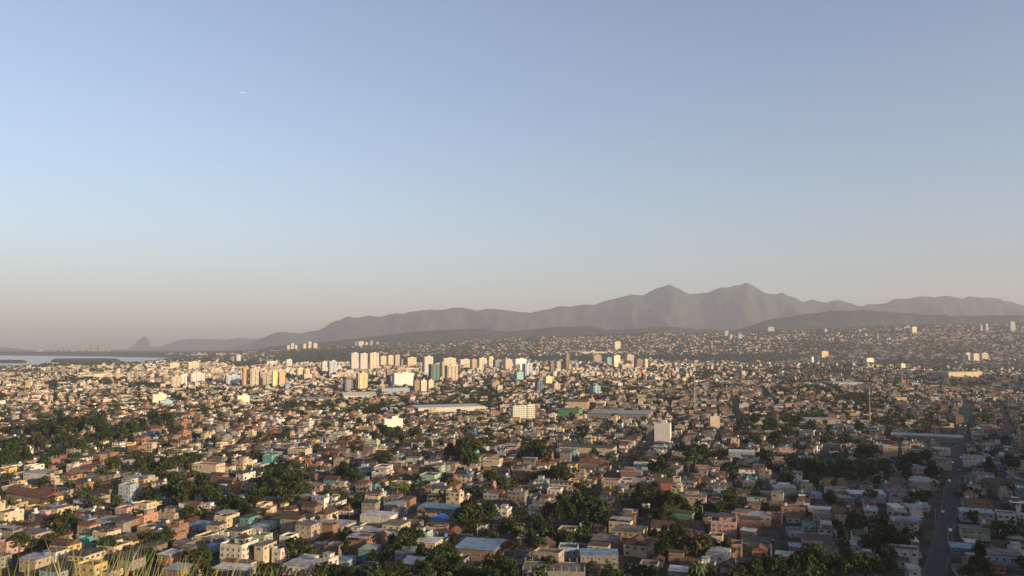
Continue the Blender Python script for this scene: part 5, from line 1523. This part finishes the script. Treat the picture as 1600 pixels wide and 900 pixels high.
# ------------------------------------------------------------------ poles, masts, cars
def pole(px, py, h=9.0, label=None):
    X, Y, Z = at(px, py); root = empty('utility_pole', (X, Y, Z), rnd.uniform(-.6, .6))
    b = MB(); b.tube((0, 0, -1), (0, 0, h), .19, .13, 8); b.obj('post', [M['concrete']], root)
    b = MB(); b.box(0, 0, h - 1.0, 2.0, .12, .12); b.obj('crossarm', [M['bark']], root)
    b = MB(); b.tube((0, 0, h - 1.4), (0, -1.6, h - .9), .05, .04); b.box(0, -1.8, h - .95, .25, .6, .12); b.obj('lamp_arm', [M['metal']], root)
    tag(root, label, 'utility pole', 'utility poles along the streets')
for i, (px, py, say) in enumerate([(546, 812, 'pale concrete pole rising among houses left of centre'), (187, 745, 'thin pole beside the blank white shed'), (1150, 905, 'pole at the bottom right of centre'),
        (1482, 850, 'pole on the right kerb of the avenue, near'), (1462, 820, 'pole on the left kerb of the avenue, near'), (1475, 780, 'pole on the left kerb of the avenue, middle'),
        (1500, 770, 'pole on the right kerb of the avenue, middle'), (1484, 735, 'pole on the left kerb of the avenue, far'), (1508, 725, 'pole on the right kerb of the avenue, far'),
        (746, 845, 'pole beside the green wall by the blue-roofed warehouse'), (900, 850, 'pole left of the pale blue low house'), (968, 745, 'pole on the slanting street, right of centre'),
        (950, 770, 'pole at the lower end of the slanting street'), (502, 840, 'pole right of the beige three-storey house'), (330, 870, 'pole in the dark yard left of the white corner building'),
        (1422, 850, 'pole behind the white sheet roofed house in shade'), (1098, 815, 'pole in front of the grey overhanging block'), (1205, 880, 'pole near the salmon single-storey house')]):
    pole(px, py, 9.5, say)
def mast(px, ytop, ybase, label, wd=1.6):
    X, Y, Z = at(px, ybase); H = (ybase - ytop) / FPX * Y; b = MB(); n = int(H / 3)
    for i in range(3):
        a = i * 2.094; b.tube((wd * math.cos(a), wd * math.sin(a), -1), (.3 * math.cos(a), .3 * math.sin(a), H), .13, .1)
    for k in range(n):
        t = k / n; r = wd * (1 - t) + .3 * t; t2 = (k + 1) / n; r2 = wd * (1 - t2) + .3 * t2
        for i in range(3):
            a = i * 2.094; c = (i + 1) * 2.094
            b.tube((r * math.cos(a), r * math.sin(a), t * H), (r2 * math.cos(c), r2 * math.sin(c), t2 * H), .07, .07, 4)
            b.tube((r * math.cos(a), r * math.sin(a), t * H), (r * math.cos(c), r * math.sin(c), t * H), .07, .07, 4)
    root = empty('antenna_mast', (X, Y, Z)); b.obj('lattice', [mat('mast_paint', (.42, .31, .27), .6, mottle=.1)], root)
    for k, a in ((.93, 0), (.9, 2.1), (.9, 4.2)):
        q = MB(); q.box(.9 * math.cos(a), .9 * math.sin(a), H * k, .5, .5, 2.4); q.obj('antenna', [M['frame']], root)
    tag(root, label, 'antenna mast', 'antenna masts over the roofs')
mast(1086, 588, 650, 'tall lattice mast right of the grey warehouse')
mast(1360, 612, 668, 'thin lattice mast in the shaded right part of town', 1.0)
mast(740, 577, 608, 'slender mast in front of the cream towers', 1.0)
mast(1553, 540, 566, 'small distant mast right of three beige blocks', 1.4)
mast(625, 552, 576, 'slim mast rising behind the cream blocks', 1.4)
def car_proto(col, word):
    bm_ = mat('car_paint_' + word, col, .3, mottle=0, spec=.5); P = [(-2.15, .35), (-2.15, .8), (-1.3, .95), (-.75, 1.42), (.9, 1.45), (1.6, 1.0), (2.1, .9), (2.15, .35)]
    b = MB(); n = len(P)
    for s_ in (-1, 1):
        for (y, z) in P: b.v.append((s_ * (.85 if z < 1.1 else .68), y, z))
    b.f = [tuple(range(n))[::-1], tuple(range(n, 2 * n))] + [(i, (i + 1) % n, n + (i + 1) % n, n + i) for i in range(n)]; b.f = [tuple(q) for q in b.f]; b.m = [0] * len(b.f)
    body = b.mesh('body', [bm_])
    b = MB(); b.box(0, .08, 1.02, 1.66, 1.75, .33); win = b.mesh('window', [M['glass']])
    b = MB(); 
    b.tube((-.1, 0, 0), (.1, 0, 0), .33, .33, 12); wh = b.mesh('wheel', [mat('tyre_' + word, (.02, .02, .02), .8, mottle=0)])
    return body, win, wh
b = MB(); b.tube((-.13, 0, 0), (.13, 0, 0), .19, .19, 10); RIM = b.mesh('rim', [M['metal']])
CARS = [(car_proto((.75, .75, .74), 'white'), 'white'), (car_proto((.10, .10, .11), 'black'), 'black'), (car_proto((.35, .36, .38), 'silver'), 'silver'), (car_proto((.35, .04, .03), 'red'), 'red')]
def car(path, t, o_, ci, where):
    i = int(t * (len(path) - 1)); f = t * (len(path) - 1) - i; a = path[i]; c = path[min(i + 1, len(path) - 1)]
    x = a[0] + (c[0] - a[0]) * f; y = a[1] + (c[1] - a[1]) * f; L_ = math.hypot(c[0] - a[0], c[1] - a[1]); dx, dy = (c[0] - a[0]) / L_, (c[1] - a[1]) / L_
    x += dy * o_; y -= dx * o_
    (bd, wi, wh), w_ = CARS[ci]
    root = empty('parked_car', (x, y, hz(x, y) + .24), -math.atan2(dx, dy))
    link('body', bd, root); link('window', wi, root)
    for (u_, v_) in ((-.75, -1.35), (.75, -1.35), (-.75, 1.35), (.75, 1.35)):
        q_ = link('wheel', wh, root, (u_, v_, .33)); link('rim', RIM, q_)
    tag(root, where.format(w_), 'car', 'cars along the streets')
WH = ['nearest', 'second', 'third', 'fourth', 'fifth', 'sixth', 'seventh', 'eighth']
for i in range(8): car(AV, .10 + .075 * i + .01 * (i % 3), 3.0, (0, 2, 1, 0, 3, 2, 0, 1)[i], '{} car parked on the right kerb of the avenue, ' + WH[i] + ' along it')
for i in range(7): car(AV, .14 + .08 * i + .012 * (i % 2), -3.0, (2, 0, 0, 1, 2, 0, 3)[i], '{} car parked on the left kerb of the avenue, ' + WH[i] + ' along it')
for i in range(6): car(DG, .30 + .09 * i, (2.1, -2.1)[i % 2], (0, 1, 0, 2, 0, 3)[i], '{} car on the slanting street right of centre, ' + WH[i] + ' up the street')

k_ = 0
for (p, wd_, _z, _m) in sorted(side, key=lambda s_: math.hypot(*s_[0][0])):
    if k_ >= 36: break
    for j in range(0, len(p) - 1, 2):
        qx, qy = project(p[j][0], p[j][1], 3)
        if not (0 < qx < 1600 and qy < 895) or k_ >= 36 or rnd.random() < .3: continue
        lb = unique_label(['{} car parked in a narrow side street'.format(w_) for w_ in (CARS[k_ % 4][1],)], qx, qy)
        if lb: car(p[j:j + 2], .5, (1.6, -1.6)[k_ % 2], k_ % 4, lb.replace('{', '').replace('}', '')); k_ += 1
# ------------------------------------------------------------------ tall grass on the brow
def grass():
    g = random.Random(3); m = Mass(); qs = []; cs = []
    xs = []
    clumps = [(-5, 5, .62), (8, 3, .8), (40, 3, .3), (60, 4, .5), (80, 14, .9), (98, 4, .5), (112, 6, .55), (135, 7, .75), (155, 10, .95), (170, 12, 1.0), (185, 9, .85), (205, 7, .75), (225, 5, .6), (240, 8, .95), (262, 4, .55), (285, 6, .45), (305, 4, .4), (325, 3, .5), (340, 4, .6), (352, 3, .3), (375, 3, .4), (395, 4, .4), (420, 6, .4), (432, 3, .5), (460, 2, .2)]
    for (px, n, hh) in clumps:
        for i in range(n):
            D = g.uniform(3.2, 4.6); X = uw(px + g.uniform(-12, 12)) * D; Y = D
            top = CAM_Z - (900 - 34 - 60 * hh * g.uniform(.25, 1.0) + 20 - 542) / FPX * D
            z0 = hz(X, Y) - .02; H = max(.25, top - z0)
            lean = g.gauss(.10, .16) * H; ly = g.uniform(-.1, .1); wdt = g.uniform(.004, .0085) * (1.6 if g.random() < .3 else 1)
            a = g.uniform(-.8, .8); bend = g.uniform(.3, 1.3); N_ = 8; prev = None
            c = (np.array([.20, .23, .06]) if g.random() < .7 else np.array([.32, .27, .13])) * g.uniform(.7, 1.2)
            for k in range(N_ + 1):
                t = k / N_; off_ = lean * t ** (1 + bend)
                p = np.array([X + off_, Y + ly * t, z0 + H * t]); w_ = wdt * (1 - t ** 2.2) + .0004
                sd = np.array([math.cos(a), math.sin(a), 0]) * w_; fold = np.array([-math.sin(a), math.cos(a), 0]) * w_ * .5
                cur = (p - sd + fold, p, p + sd + fold)
                if prev is not None:
                    qs.append([prev[0], prev[1], cur[1], cur[0]]); qs.append([prev[1], prev[2], cur[2], cur[1]]); cs += [c, c]
                prev = cur
    m.quads(np.array(qs), np.clip(np.array(cs), 0, .8), 0)
    o = m.build('grass', [mat('grass_blade', attr='col', rough=.6, mottle=.1, scale=4, translucent=.35)])
    tag(o, 'tall sunlit yellow-green grass blades on the brow at the bottom left', 'grass', None, 'stuff')
grass()
# short trail of an aircraft high in the sky
b = MB(); D = 24000.0; dx, dy, dz = ray(381, 145); P = Vector((dx * D, dy * D, CAM_Z + dz * D))
b.tube(P + Vector((-90, 0, 2)), P, 3, 13, 8); b.tube(P, P + Vector((30, 0, 0)), 13, 3, 8)
o = b.obj('vapour_trail', [mat('vapour', (.6, .6, .6), 1, mottle=0)]); tag(o, 'tiny white vapour trail of an aircraft in the upper left sky', 'vapour trail')
